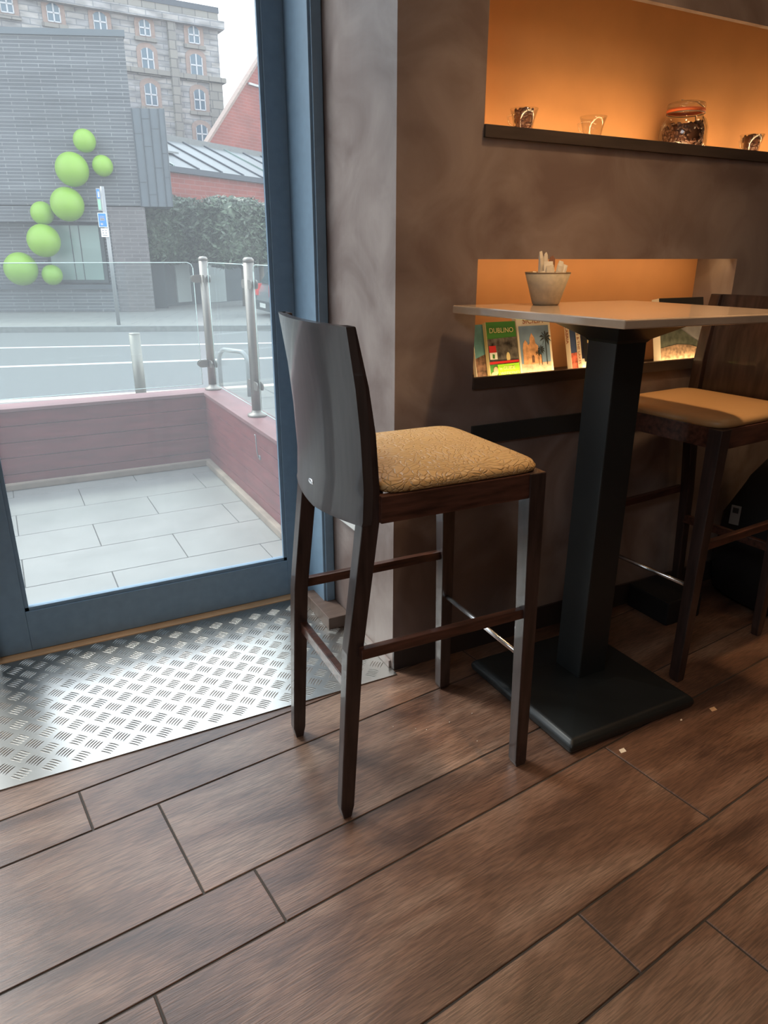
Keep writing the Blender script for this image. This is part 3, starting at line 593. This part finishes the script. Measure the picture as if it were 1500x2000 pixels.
for (px_, py_, s_, c, lab) in ((1392, 1386, .010, 'thresh', 'small orange paper scrap on the floor right of the pedestal base'), (1215, 1467, .009, 'paper', 'thin pale paper shaving on the floor in front of the pedestal base'), (1330, 1407, .003, 'paper', 'tiny crumb on the floor at the right corner of the pedestal base')):
    p = at_z(px_, py_, 0); b = MB(); b.poly([(-s_, -s_*.6, 0), (s_*.9, -s_*.8, .001), (s_*1.1, s_*.5, .003), (-s_*.6, s_*.7, .001)], M[c], (0, 0, .0006)); o = b.build('paper_scrap', label=lab, cat='paper scrap'); o.location = (p.x, p.y, .0003)
for k, (px_, py_) in enumerate(((768, 1420), (812, 1424), (833, 1426), (878, 1411), (922, 1394), (932, 1448))):
    p = at_z(px_, py_, 0); b = MB(); b.ball((0, 0, .0012), .0016, M['paper'], (1, .8, .7), 8, 6); o = b.build('crumb', label='tiny white crumb on the brown floor between the legs of the near stool', cat='crumb', group='crumbs under the near stool'); o.location = (p.x, p.y, 0)
# ------------------------------------------------------------------ terrace
b = MB(); dk = []
y = 2.2495
for k in range(-1, 7): dk.append((2.555+.3055*k, 2.555+.3055*(k+1), .262 if k % 2 == 0 else -.06))
planks(b, dk, .004, 0, M['deck'], -3.4, 1.6, .635, math.radians(.6)); b.build('deck_floor', kind='structure', recalc=False)
b = MB(); b.box(-3.4, 1.10, 2.40, 4.36, -.3, -.003, M['deckgrout']); b.build('deck_base', kind='structure')
IX, IY, CZ = 1.0, 4.24, .44
b = MB(); zs = [.0, .085, .178, .262, .352, .43]
for z0, z1 in zip(zs, zs[1:]):
    b.box(-3.4, IX+.01, IY, IY+.02, z0+.002, z1-.002, M['red'], bev=.0015); b.box(IX, IX+.02, 2.42, IY+.01, z0+.002, z1-.002, M['red'], bev=.0015)
b.box(-3.4, 1.14, IY+.012, IY+.13, -.35, .43, M['red']); b.box(IX+.012, IX+.13, 2.42, IY+.1, -.35, .43, M['red'])
b.build('terrace_wall', kind='structure')
b = MB(); b.box(-3.4, IX+.15, IY-.008, IY+.155, .43, .448, M['redcap'], bev=.002); b.box(IX-.008, IX+.15, 2.42, IY-.008, .43, .448, M['redcap'], bev=.002); b.build('terrace_wall_cap', kind='structure')
b = MB(); b.box(-3.4, IX, IY-.035, IY, 0.001, .04, M['batten'], bev=.008); b.box(IX-.035, IX, 2.42, IY-.03, .001, .04, M['batten'], bev=.008); b.build('terrace_batten', kind='structure')
def post(x, y, clamps, label):
    r = empty('balustrade_post', (x, y, .448), label=label, cat='balustrade post', group='steel posts of the glass balustrade')
    q = MB(); q.tube([(0, 0, 0), (0, 0, .745)], .0255, M['steel'], 24); q.build('tube', r)
    q = MB(); q.lathe([(.0255, .745), (.0265, .745), (.0265, .757), (.018, .766), (0, .768)], M['steel'], 24); q.build('cap', r)
    q = MB(); q.lathe([(0, 0), (.048, 0), (.050, .004), (.048, .012), (.030, .018), (.0265, .03), (.0255, .032)], M['steel'], 32); q.build('base_flange', r)
    for (dx, dy) in clamps:
        for z in (.645, .16):
            q = MB(); A = Matrix.Rotation(math.atan2(dy, dx), 4, 'Z')
            vs = q.box(.0, .026, -.010, .010, z-.012, z+.012, M['steel'], A)
            for off in (-.011, .011):
                pts = [(.024, off, z-.021), (.060, off, z-.021)]+[(.060+.021*math.sin(t), off, z-.021*math.cos(t)) for t in [math.pi*k/8 for k in range(1, 8)]]+[(.060, off, z+.021), (.024, off, z+.021)]
                q.poly([A @ Vector(p) for p in pts], M['steel'], A.to_3x3() @ Vector((0, .006*math.copysign(1, off), 0)))
            q.build('clamp', r)
post(1.072, 4.315, ((-1, 0), (0, -1)), 'brushed steel balustrade post at the far corner of the terrace wall')
post(1.078, 3.470, ((0, 1), (0, -1)), 'brushed steel balustrade post nearer the door, on the right terrace wall')
def gpanel(a, c, z0, z1, label, th=.010):
    a, c = Vector(a), Vector(c); d = (c-a); L = d.length; r = empty('glass_panel', (a.x, a.y, 0), math.atan2(d.y, d.x), label=label, cat='glass panel')
    q = MB(); R_ = .03; pts = [(0, z0), (L, z0), (L, z1-R_), (L-R_*.3, z1-R_*.3), (L-R_, z1), (R_, z1), (R_*.3, z1-R_*.3), (0, z1-R_)]
    q.poly([(x, -th/2, z) for x, z in pts], M['gbal'], (0, th, 0)); q.build('pane', r)
    q = MB()
    for (p, s_) in zip(pts, pts[1:]+pts[:1]): q.tube([(p[0], 0, p[1]), (s_[0], 0, s_[1])], .0022, M['gedge'], 6)
    q.build('polished_edge', r)
gpanel((-.62, 4.315), (1.010, 4.315), .485, 1.182, 'long clear glass balustrade panel above the far terrace wall')
gpanel((-2.3, 4.315), (-.72, 4.315), .485, 1.182, 'clear glass balustrade panel off to the left above the terrace wall')
gpanel((1.078, 4.245), (1.078, 3.540), .485, 1.182, 'narrow clear glass panel between the two steel posts')
gpanel((1.078, 3.400), (1.078, 2.60), .485, 1.182, 'clear glass panel between the nearer post and the door frame')
r = empty('cabin_hook', (IX, 3.215, .30), label='small metal cabin hook hanging on the red boards of the right terrace wall', cat='hook')
b = MB(); b.lathe([(0, 0), (.012, 0), (.012, .004), (0, .006)], M['galv'], 16); o = b.build('fixing_plate', r); o.rotation_euler = (0, -math.pi/2, 0)
b = MB(); b.tube([(-.008, 0, 0), (-.012, .006, .03), (-.010, .018, .08), (-.008, .026, .105), (-.012, .032, .108)], .0032, M['galv'], 8); b.build('hook_rod', r)
# ------------------------------------------------------------------ street
ZR, ZP = -.45, -.33
def gz(x, y, z=ZR): return at_z(x, y, z)
b = MB(); b.box(-60, 70, 4.4, 120, ZR-.2, ZR, M['asphalt']); b.build('road', kind='structure')
def strip(pa, pb, w0, m, name, z=ZR, ext=30, h=.004, kind='structure'):
    a, c = gz(*pa, z), gz(*pb, z); d = (c-a).normalized(); nrm = Vector((-d.y, d.x, 0)); A, B = a-d*ext, c+d*ext
    q = MB(); q.poly([A-nrm*w0/2+Vector((0, 0, .001)), B-nrm*w0/2+Vector((0, 0, .001)), B+nrm*w0/2+Vector((0, 0, .001)), A+nrm*w0/2+Vector((0, 0, .001))], m, (0, 0, h)); return q.build(name, kind=kind)
strip((0, 680), (536, 670), .14, M['line'], 'road_line'); strip((0, 717), (538, 699), .16, M['line'], 'road_line')
# far pavement and kerb
ka, kb = gz(0, 639, ZP), gz(530, 635.5, ZP); kd = (kb-ka).normalized(); kn = Vector((-kd.y, kd.x, 0))
KA, KB = ka-kd*30, kb+kd*40
b = MB(); b.poly([KA, KB, KB+kn*.22, KA+kn*.22], M['kerb'], (0, 0, -.2)); b.build('far_kerb', kind='structure')
fo = empty('far_pavement', (ka.x, ka.y, ZP-.005), math.atan2(kd.y, kd.x), kind='structure')
b = MB(); b.box(-30, 45, .215, 40, -.15, 0, M['paving']); q = b.build('paving', fo)
pm_ = M['paving'].node_tree
for nd in pm_.nodes:
    if nd.type == 'TEX_BRICK':
        src = [x for x in pm_.nodes if x.type == 'TEX_COORD'][0]; pm_.links.new(src.outputs['Object'], nd.inputs['Vector'])
# near pavement
na, nb = gz(20, 786, ZP), gz(405, 762, ZP); nd_ = (nb-na).normalized(); nn = Vector((-nd_.y, nd_.x, 0)); NA, NB = na-nd_*25, nb+nd_*25
b = MB(); b.poly([NA, NB, NB-nn*14, NA-nn*14], M['asphalt'], (0, 0, -.2)); b.b.free(); b = MB()
b.poly([NA, NB, Vector((NB.x, 2.45, ZP)), Vector((NA.x, 2.45, ZP))], M['paving'], (0, 0, -.15)); b.build('near_pavement', kind='structure')
b = MB(); b.poly([NA+nn*.0+Vector((0, 0, .003)), NB+Vector((0, 0, .003)), NB+nn*.16+Vector((0, 0, .003)), NA+nn*.16+Vector((0, 0, .003))], M['cream'], (0, 0, -.18)); b.build('near_kerb', kind='structure')
# bollard and cycle stand
r = empty('bollard', (1.13, 7.55, ZP), label='round steel bollard on the near pavement behind the glass balustrade', cat='bollard')
b = MB(); b.tube([(0, 0, 0), (0, 0, .80)], .054, M['steel'], 24); b.build('tube', r); b = MB(); b.lathe([(.054, .80), (.055, .805), (.050, .812), (0, .815)], M['steel'], 24); b.build('cap', r)
g1, g2 = gz(488, 774, ZP), gz(433, 764, ZP); dv = (g2-g1); L = dv.length
r = empty('cycle_stand', g1, math.atan2(dv.y, dv.x), label='pale tubular cycle stand shaped like a hoop, between the two balustrade posts', cat='cycle stand')
H_ = .50; pts = [(0, 0, 0), (0, 0, H_-.14)]+[(.12-.12*math.cos(t), 0, H_-.14+.14*math.sin(t)) for t in [math.pi/2*k/6 for k in range(1, 7)]]+[(L-.12+.12*math.sin(t), 0, H_-.14+.14*math.cos(t)) for t in [math.pi/2*k/6 for k in range(0, 7)]]+[(L, 0, 0)]
b = MB(); b.tube(pts, .026, M['galv'], 14); b.build('hoop_tube', r)
# bus stop pole
g = gz(232, 634, ZP); D = g.length
def pole_z(x, y): d = ray(x, y); hd = Vector((g.x, g.y)).length; return EYE + d.z*hd/Vector((d.x, d.y)).length
r = empty('bus_stop_pole', (g.x, g.y, ZP), 0, label='grey bus stop pole with blue and white signs on the far pavement', cat='bus stop'); 
zt = pole_z(192, 364)-ZP; face = math.atan2(-g.x, g.y)
b = MB(); b.tube([(0, 0, 0), (0, 0, zt)], .043, M['galv'], 16); b.build('pole', r)
def sign(nm, z0, z1, x0, x1, m, extra=()):
    q = MB(); R2 = Matrix.Rotation(face, 4, 'Z'); q.box(x0, x1, -.07, -.055, z0, z1, m, R2)
    for (a0, a1, c0, c1, mm) in extra: q.box(x0+(x1-x0)*a0, x0+(x1-x0)*a1, -.074, -.0695, z0+(z1-z0)*c0, z0+(z1-z0)*c1, mm, R2)
    return q.build(nm, r)
zz = lambda y: pole_z(200, y)-ZP
sign('flag_sign', zz(412), zz(368), -.13, -.045, M['galv'], ((.1, .8, .55, .95, M['blue']), (.15, .75, .05, .5, M['signgreen']), (.3, .7, .6, .85, M['white'])))
sign('bus_sign', zz(444), zz(416), -.16, .02, M['white'], ((.06, .94, .04, .96, M['blue']), (.2, .75, .70, .78, M['white']), (.2, .75, .45, .66, M['white']), (.3, .68, .50, .60, M['galv']), (.25, .5, .15, .3, M['white'])))
sign('timetable_sign', zz(463), zz(446), -.13, .025, M['white'], ((.15, .4, .70, .8, M['galv']), (.55, .8, .70, .8, M['galv']), (.15, .4, .42, .52, M['galv']), (.55, .8, .42, .52, M['galv']), (.2, .8, .15, .25, M['galv'])))
# ------------------------------------------------------------------ buildings across the street (local frames: x along the wall, y into it, z up)
class Wall:
    def __init__(s, name, p, heading, **kw):
        s.p = Vector((p.x, p.y, 0)); s.d = Vector((math.sin(heading), math.cos(heading), 0)); s.n = Vector((-s.d.y, s.d.x, 0))
        if s.n.dot(s.p) < 0: s.n = -s.n
        s.o = empty(name, s.p, math.atan2(s.d.y, s.d.x), **kw)
    def uv(s, x, y, dep=0):
        r_ = ray(x, y); q = CP + r_*(((s.p+s.n*dep-CP).dot(s.n))/r_.dot(s.n)); return (q-s.p).dot(s.d), q.z
def back(W, u, z, dep, margin):
    'local offset of a hidden return wall: it runs away from the street at the angle the side wall has'
    p = W.p + W.d*u; h = Vector((p.x, p.y, 0)).normalized(); return h.dot(W.d)/h.dot(W.n)*dep + margin
def wedge(mb, x0, x1, y0, y1, z0, z1, m, sk): mb.poly([(x0, y0, z0), (x1, y0, z0), (x1+sk, y1, z0), (x0, y1, z0)], m, (0, 0, z1-z0))
def prism(mb, pts, y0, y1, m): mb.poly([(x, y0, z) for x, z in pts], m, (0, y1-y0, 0))
R_ = math.radians
ga, gb = gz(0, 609, ZP), gz(290, 608, ZP); hd = math.atan2((gb-ga).x, (gb-ga).y)
W1 = Wall('grey_building', ga, hd, label='dark grey long brick building with zinc corner behind the green balls', cat='building')
tl = W1.uv(0, 48); tr = W1.uv(240, 65); s1 = W1.uv(285, 430)[0]; zt1 = (tl[1]+tr[1])/2
wz = [W1.uv(0, 433)[1], W1.uv(0, 556)[1]]; wx = W1.uv(222, 500)[0]
zsp = W1.uv(0, 400)[1]; xl = W1.uv(218, 500)[0]
b = MB(); g_ = M['greybrick']
sk = back(W1, tr[0], 5, 9, -1.0)
wedge(b, -22, tr[0], 0, 9, zsp, zt1, g_, sk)
b.box(-22, wx, 0, .3, wz[0], zsp-.03, g_); b.box(-22, wx, -.02, .3, ZP, wz[1]-.12, g_); wedge(b, -22, wx, .3, 9, ZP, zsp-.03, g_, sk)
b.build('brick_wall', W1.o)
b = MB(); wedge(b, wx, s1, 0, 1.2, ZP, zsp-.03, M['lightbrick'], back(W1, s1, 2, 1.2, -.1)); b.build('pale_brick_pier', W1.o)
b = MB(); wedge(b, -22, tr[0]+.05, -.06, 9, zt1-.14, zt1, M['zinc'], sk); b.build('parapet_coping', W1.o)
b = MB(); b.box(-22, wx, -.10, .28, wz[1]-.12, wz[1], M['seam']); b.build('window_sill', W1.o)
a0 = W1.uv(85, 437)[0]; a1 = W1.uv(187, 437)[0]; zz0 = W1.uv(150, 547)[1]; zz1 = W1.uv(150, 440)[1]
b = MB(); b.box(a0-.1, a1+.1, .18, .28, zz0-.08, zz1+.05, M['shop']); wf = b.build('window_frame', W1.o)
b = MB(); b.box(a0, a1, .16, .19, zz0, zz1, M['shopglass']); b.build('window_pane', wf)
b = MB()
for t in (.45, .62): b.box(a0+(a1-a0)*t-.01, a0+(a1-a0)*t+.01, .15, .165, zz0, zz1, M['shop'])
b.build('glazing_bar', wf)
c0 = W1.uv(255, 212); c1 = W1.uv(318, 218); c2 = W1.uv(336, 400)
b = MB(); wedge(b, tr[0], c1[0]+.05, -.05, 3, zsp-.02, c0[1], M['zinc'], back(W1, c1[0], 3, 3.05, -.3)); b.build('zinc_cladding', W1.o)
b = MB(); wdz = c1[0]+.05-tr[0]
for t in (.02, .28, .54, .80, .99): b.box(tr[0]+wdz*t-.012, tr[0]+wdz*t+.012, -.08, -.04, zsp-.02, c0[1], M['seam'])
for j, (t0, t1) in enumerate(((.02, .28), (.28, .54), (.54, .80), (.80, .99))):
    for zf in ((.25, .75), (.12, .62, .9), (.4, .8), (.3, .55))[j]: zq = zsp+(c0[1]-zsp)*zf; b.box(tr[0]+wdz*t0, tr[0]+wdz*t1, -.06, -.045, zq-.008, zq+.008, M['seam'])
b.build('standing_seams', W1.o)
b = MB(); wedge(b, s1-.4, c1[0]-.6, 1.2, 3, ZP, zsp-.02, M['shop'], -.8); b.build('recessed_entrance_wall', W1.o)
# green balls fixed on the facade
balls = ((165, 275, 23.5, 'topmost lime green ball on the grey brick facade'), (141, 331, 34.5, 'large lime green ball below the topmost one on the grey facade'), (200.5, 324, 21.5, 'small lime green ball highest on the right, above the bus stop pole'),
         (131.5, 399, 34.5, 'large lime green ball in the middle of the string on the facade'), (82.5, 416.5, 24, 'small lime green ball left of the large middle one'), (85.5, 470, 34, 'large lime green ball overlapping the top left corner of the shop window'),
         (41, 525.5, 34.5, 'lowest large lime green ball at the far left above the sill'), (102, 537, 21.5, 'small lowest lime green ball in front of the shop window'))
for x, y, rpx, lab in balls:
    rr = abs(W1.uv(x+rpx, y, -.5)[0]-W1.uv(x, y, -.5)[0])*.93; c = W1.uv(x, y, -rr-.02)
    b = MB(); b.ball((0, 0, 0), rr, M['lime'], (1, 1, 1), 40, 24); o = b.build('green_ball', label=lab, cat='green ball', group='lime green balls on the grey facade')
    p = W1.p + W1.d*c[0] - W1.n*(rr+.02); o.location = (p.x, p.y, c[1])
# shopfront and low red brick building with sheet roof
gp = gz(400, 592, ZP)
W2 = Wall('red_brick_building', gp, R_(57.5), label='low red brick building with pale ribbed roof behind the clipped trees', cat='building')
e0 = W2.uv(327, 335); e1 = W2.uv(515, 360); ze = (e0[1]+e1[1])/2; xa = W2.uv(318, 400)[0]; xb = 16
b = MB(); b.box(xa, xb, 0, 6, ZP, ze, M['redbrick']); b.build('brick_wall', W2.o)
zb = W2.uv(326, 324)[1]; b = MB(); b.box(xa-.1, xb, -.15, .3, ze, zb, M['slatedark']); b.build('gutter', W2.o)
rd = 2.6; k0 = W2.uv(323, 272, rd); zr = k0[1]
b = MB(); prism_ = [(xa-.1, -.1, zb), (xb, -.1, zb), (xb, rd, zr), (xa-.1, rd, zr)]; b.poly(prism_, M['slate'], (0, .05, -.12)); b.build('roof_sheet', W2.o)
b = MB(); n_ = 12
for k in range(n_):
    x_ = xa+.45+k*1.05; b.poly([(x_, -.12, zb+.04), (x_+.07, -.12, zb+.04), (x_+.07, rd, zr+.05), (x_, rd, zr+.05)], M['slatedark'] if k % 5 else M['shopglass'], (0, 0, -.06))
b.build('roof_ribs', W2.o)
b = MB(); b.poly([(xa+1.0, .9, zb+(zr-zb)*.38+.06), (xa+1.75, .9, zb+(zr-zb)*.38+.06), (xa+1.75, rd-.1, zr+.03), (xa+1.0, rd-.1, zr+.03)], M['slate'], (0, 0, .06)); b.build('roof_light', W2.o)
b = MB(); b.box(xa-.1, xb, rd-.1, rd+.5, zr-.05, zr+.14, M['kerb']); b.build('ridge_coping', W2.o)
# ground floor shop fronts
def px_box(W, mb, x0, x1, y0, y1, d0, d1, m):
    ym = (y0+y1)/2; a, c = W.uv(x0, ym, d0)[0], W.uv(x1, ym, d0)[0]; xm = (x0+x1)/2; z1, z0 = W.uv(xm, y0, d0)[1], W.uv(xm, y1, d0)[1]; mb.box(a, c, d0, d1, z0, z1, m)
b = MB(); b.box(xa-1.2, xa+9, -.06, -.0, ZP, W2.uv(380, 470)[1], M['shop']); b.build('dark_shopfront', W2.o)
b = MB(); px_box(W2, b, 345, 372, 505, 590, -.12, -.05, M['cdoor']); b.build('pale_door', W2.o)
b = MB(); px_box(W2, b, 405, 440, 495, 590, -.12, -.05, M['cdoor']); b.build('pale_window', W2.o)
b = MB(); px_box(W2, b, 294, 322, 500, 553, -.12, -.05, M['green']); b.build('green_window', W2.o)
p = W2.uv(332, 507, -.3); r = empty('wall_lamp', W2.p+W2.d*p[0]-W2.n*.3+Vector((0, 0, p[1])), label='small round yellow wall lamp beside the green window under the clipped trees', cat='lamp')
lm = bpy.data.materials.new('lamp_glow'); lm.use_nodes = True; lm.node_tree.nodes['Principled BSDF'].inputs['Emission Color'].default_value = (1, .75, .2, 1); lm.node_tree.nodes['Principled BSDF'].inputs['Emission Strength'].default_value = 1.2
b = MB(); b.ball((0, 0, 0), .07, lm, (1, 1, 1), 16, 10); b.build('bulb', r)
b = MB(); b.tube([(0, 0, .06), (W2.n.x*.3, W2.n.y*.3, .12)], .02, M['shop'], 8); b.build('bracket', r)
# red brick gable further back
W3 = Wall('gable_building', gp+W2.n*8, R_(57.5), label='tall red brick gable rising behind the low ribbed roof', cat='building')
P3 = [W3.uv(*q) for q in ((398, 292), (505, 120), (590, -16), (700, 130), (700, 330))]
b = MB(); lo = [(P3[0][0], -1), (P3[-1][0], -1)]; pp = [lo[0], lo[1], P3[3], P3[2], P3[0]]; vk = back(W3, P3[0][0], 3, 5, 1.0); b.poly([(x, 0, z) for x, z in pp], M['redbrick'], (vk, 5, 0)); b.build('gable_wall', W3.o)
b = MB(); pa, pb, pc = Vector((P3[0][0], 0, P3[0][1])), Vector((P3[2][0], 0, P3[2][1])), Vector((P3[3][0], 0, P3[3][1]))
for u_, v_ in ((pa, pb), (pb, pc)): b.poly([u_+Vector((0, -.1, 0)), v_+Vector((0, -.1, 0)), v_+Vector((0, -.1, .16)), u_+Vector((0, -.1, .16))], M['bricktrim'], (.06, .35, 0))
b.build('gable_coping', W3.o)
q1, q2 = W3.uv(483, 161), W3.uv(515, 171); b = MB(); b.box(q1[0], q2[0], -.12, -.02, q1[1]-.09, q1[1], M['sash']); b.build('white_band', W3.o)
# stone mill building
W4 = Wall('stone_building', Vector((0, 56, 0)), R_(86), label='tall pale stone warehouse with rows of arched windows behind the grey building', cat='building')
xr = W4.uv(431, 150)[0]; ztop = W4.uv(427, 44)[1]; zc = W4.uv(423, 16)[1]
b = MB(); b.box(-45, xr, 0, 16, -1, ztop, M['stone']); b.build('stone_wall', W4.o)
b = MB(); b.box(-45, xr+.35, -.5, 16, ztop-.5, ztop, M['stone']); b.box(-45, xr+.05, -.15, 16, ztop, zc-.35, M['ashlar']); b.box(-45, xr+.1, -.2, 16, zc-.35, zc, M['slatedark']); b.build('cornice', W4.o)
zs1 = W4.uv(436, 158)[1]; b = MB(); b.box(-45, xr+.3, -.3, 16, zs1-.18, zs1+.12, M['ashlar']); b.build('string_course', W4.o)
for (x0, x1) in ((338, 350),):
    b = MB(); a, c = W4.uv(x0, 200)[0], W4.uv(x1+2, 200)[0]; b.box(a, c, -.35, 0, -1, ztop-.4, M['ashlar']); b.build('pilaster', W4.o)
b = MB(); b.box(xr-.9, xr+.06, -.08, 1, -1, zs1-.2, M['ashlar']); b.build('quoins', W4.o)
def arch(x0, x1, z0, z1, rise, n=8):
    xc = (x0+x1)/2; hw = (x1-x0)/2
    return [(x0, z0), (x1, z0)]+[(xc+hw*math.cos(t), z1-rise+rise*math.sin(t)) for t in [math.pi*k/n for k in range(n+1)]]
wins = []
for (cx, yt, yb, hwp) in ((294.5, 163, 207, 12), (389.5, 175, 216, 11), (288, 94, 138, 12), (383, 106, 150, 12), (282, 39, 71, 11), (378, 52, 86, 11), (394, 244, 280, 11), (195, 24, 62, 13), (104, 7, 44, 13), (12, -12, 26, 13)):
    wins.append((cx, yt, yb, hwp))
for cx, yt, yb, hwp in wins:
    ym = (yt+yb)/2; x0, x1 = W4.uv(cx-hwp, ym)[0], W4.uv(cx+hwp, ym)[0]; z1, z0 = W4.uv(cx, yt)[1], W4.uv(cx, yb)[1]; zm = (z0+z1)/2; xc = (x0+x1)/2
    b = MB(); prism(b, arch(x0-.28, x1+.28, z0-.1, z1+.3, .45), -.06, 0, M['bricktrim']); b.box(x0-.35, x1+.35, -.2, 0, z0-.3, z0-.08, M['ashlar']); wf = b.build('window', W4.o)
    b = MB(); prism(b, arch(x0, x1, z0, z1, .3), -.075, -.055, M['pane']); b.build('pane', wf)
    b = MB(); t = .045
    b.box(xc-t, xc+t, -.11, -.07, z0, z1, M['sash']); b.box(x0, x1, -.11, -.07, zm-t, zm+t, M['sash']); b.box(x0, x1, -.11, -.07, z0, z0+.07, M['sash']); b.box(x1-.07, x1, -.11, -.07, z0, z1-.2, M['sash']); b.box(x0, x0+.04, -.11, -.07, z0, z1-.2, M['sash'])
    b.build('sash', wf)
# clipped trees
def clip_tree(px0, px1, pyt, pyb, gy, dep, label, trunks):
    g = gz((px0+px1)/2, gy, ZP); dirv = W2.d; W = Wall('clipped_tree', g, R_(57.5), label=label, cat='tree', group='clipped street trees')
    x0, x1 = W.uv(px0, (pyt+pyb)/2)[0], W.uv(px1, (pyt+pyb)/2)[0]; zt_, zb_ = W.uv((px0+px1)/2, pyt)[1], W.uv((px0+px1)/2, pyb)[1]
    for tpx in trunks:
        tx = W.uv(tpx, 560, dep/2)[0]; b = MB(); b.tube([(tx, dep/2, ZP), (tx+.02, dep/2, (ZP+zb_)/2), (tx-.02, dep/2, zb_+.5)], [.10, .085, .07], M['trunk'], 10); b.build('trunk', W.o)
    b = MB(); i_ = b.mi(M['leaf']); hx, hz, hy = (x1-x0)/2, (zt_-zb_)/2, dep/2; cx, cz = (x0+x1)/2, (zt_+zb_)/2
    e = .38
    sp = lambda v: math.copysign(abs(v)**e, v)
    rings = []
    for kk in range(1, 16):
        ph = -math.pi/2+math.pi*kk/16; rings.append([(cx+sp(math.cos(ph)*math.cos(t))*hx*.90, dep/2+sp(math.cos(ph)*math.sin(t))*hy*.9, cz+sp(math.sin(ph))*hz*.90) for t in [k*2*math.pi/28 for k in range(28)]])
    b.loft(rings, M['leaf'])
    rnd = random.Random(int(px0))
    for k in range(7000):
        u = Vector((rnd.gauss(0, 1), rnd.gauss(0, 1)*.9, rnd.gauss(0, 1))).normalized(); s_ = rnd.uniform(.86, 1.05)
        lump = 1+.05*math.sin(u.x*9+px0)*math.cos(u.z*11)
        m_ = max(abs(u.x), abs(u.y), abs(u.z))**.72
        p = Vector((cx+u.x/m_*hx*s_*lump, dep/2+u.y/m_*hy*s_, cz+u.z/m_*hz*s_*lump))
        p.x = min(max(p.x, x0-.12), x1+.12); 
        a = Vector((rnd.uniform(-1, 1), rnd.uniform(-1, 1), rnd.uniform(-1, 1))).normalized(); c = a.orthogonal().normalized(); L = rnd.uniform(.07, .14)
        f = b.b.faces.new([b.b.verts.new(p-a*L), b.b.verts.new(p+c*L*.35), b.b.verts.new(p+a*L), b.b.verts.new(p-c*L*.35)]); f.material_index = i_
    b.build('foliage', W.o, recalc=False)
clip_tree(288, 421, 384, 512, 602, 1.3, 'box clipped evergreen tree on the left, beside the grey building', (315, 398))
clip_tree(436, 548, 388, 520, 601, 1.3, 'box clipped evergreen tree on the right, next to the door frame edge', (478, 512))
# car partly hidden by the frame
g = gz(518, 627, ZR); hdg = R_(93)
r = empty('car', g, math.pi/2-hdg, label='silver hatchback with red tail lamp driving past at the right edge of the glass', cat='car')
# local: x forward, y left; rear face at x=0, far side at y=+
L_, Wd, Hh = 3.9, 1.66, 1.42
prof = [(.05, .28), (0, .45), (.02, .72), (.10, .88), (.42, 1.36), (.75, 1.42), (1.9, 1.42), (2.75, .95), (3.7, .78), (3.88, .6), (3.9, .3), (3.5, .2), (.3, .2)]
b = MB(); rings = []
for y_, sc, dz in ((-Wd/2, .97, -.0), (-Wd/2+.08, 1, 0), (Wd/2-.08, 1, 0), (Wd/2, .97, 0)):
    rings.append([(1.95+(x-1.95)*sc, y_, .2+(z-.2)*sc) for x, z in prof])
b.loft(rings, M['carsilver'], smooth=False); b.build('body', r)
b = MB(); b.poly([(.115, -.62, .93), (.115, .62, .93), (.385, .55, 1.31), (.385, -.55, 1.31)], M['carglass'], (-.03, 0, .012)); b.build('rear_window', r)
for s_ in (-1, 1):
    b = MB(); b.poly([(.55, s_*.832, .95), (2.5, s_*.832, .95), (1.9, s_*.832, 1.34), (.7, s_*.832, 1.34)], M['carglass'], (0, s_*.012, 0)); b.build('side_window', r)
    b = MB(); b.box(-.03, .14, s_*.70-.12, s_*.70+.135, .62, .92, M['lamp_red'], bev=.02); b.build('tail_lamp', r)
    for x_ in (.65, 3.15):
        b = MB(); b.tube([(x_, s_*.66, .3), (x_, s_*.84, .3)], .3, M['tyre'], 24); b.tube([(x_, s_*.84, .3), (x_, s_*.85, .3)], .19, M['galv'], 20); b.build('wheel', r)
b = MB(); b.box(.34, .42, -.2, .2, 1.34, 1.38, M['lamp_red']); b.build('high_brake_lamp', r)
b = MB(); b.box(-.04, .15, -.80, .80, .26, .5, M['shop'], bev=.03); b.build('bumper', r)
b = MB(); b.box(-.05, -.03, -.26, .26, .34, .45, M['white']); b.build('number_plate', r)
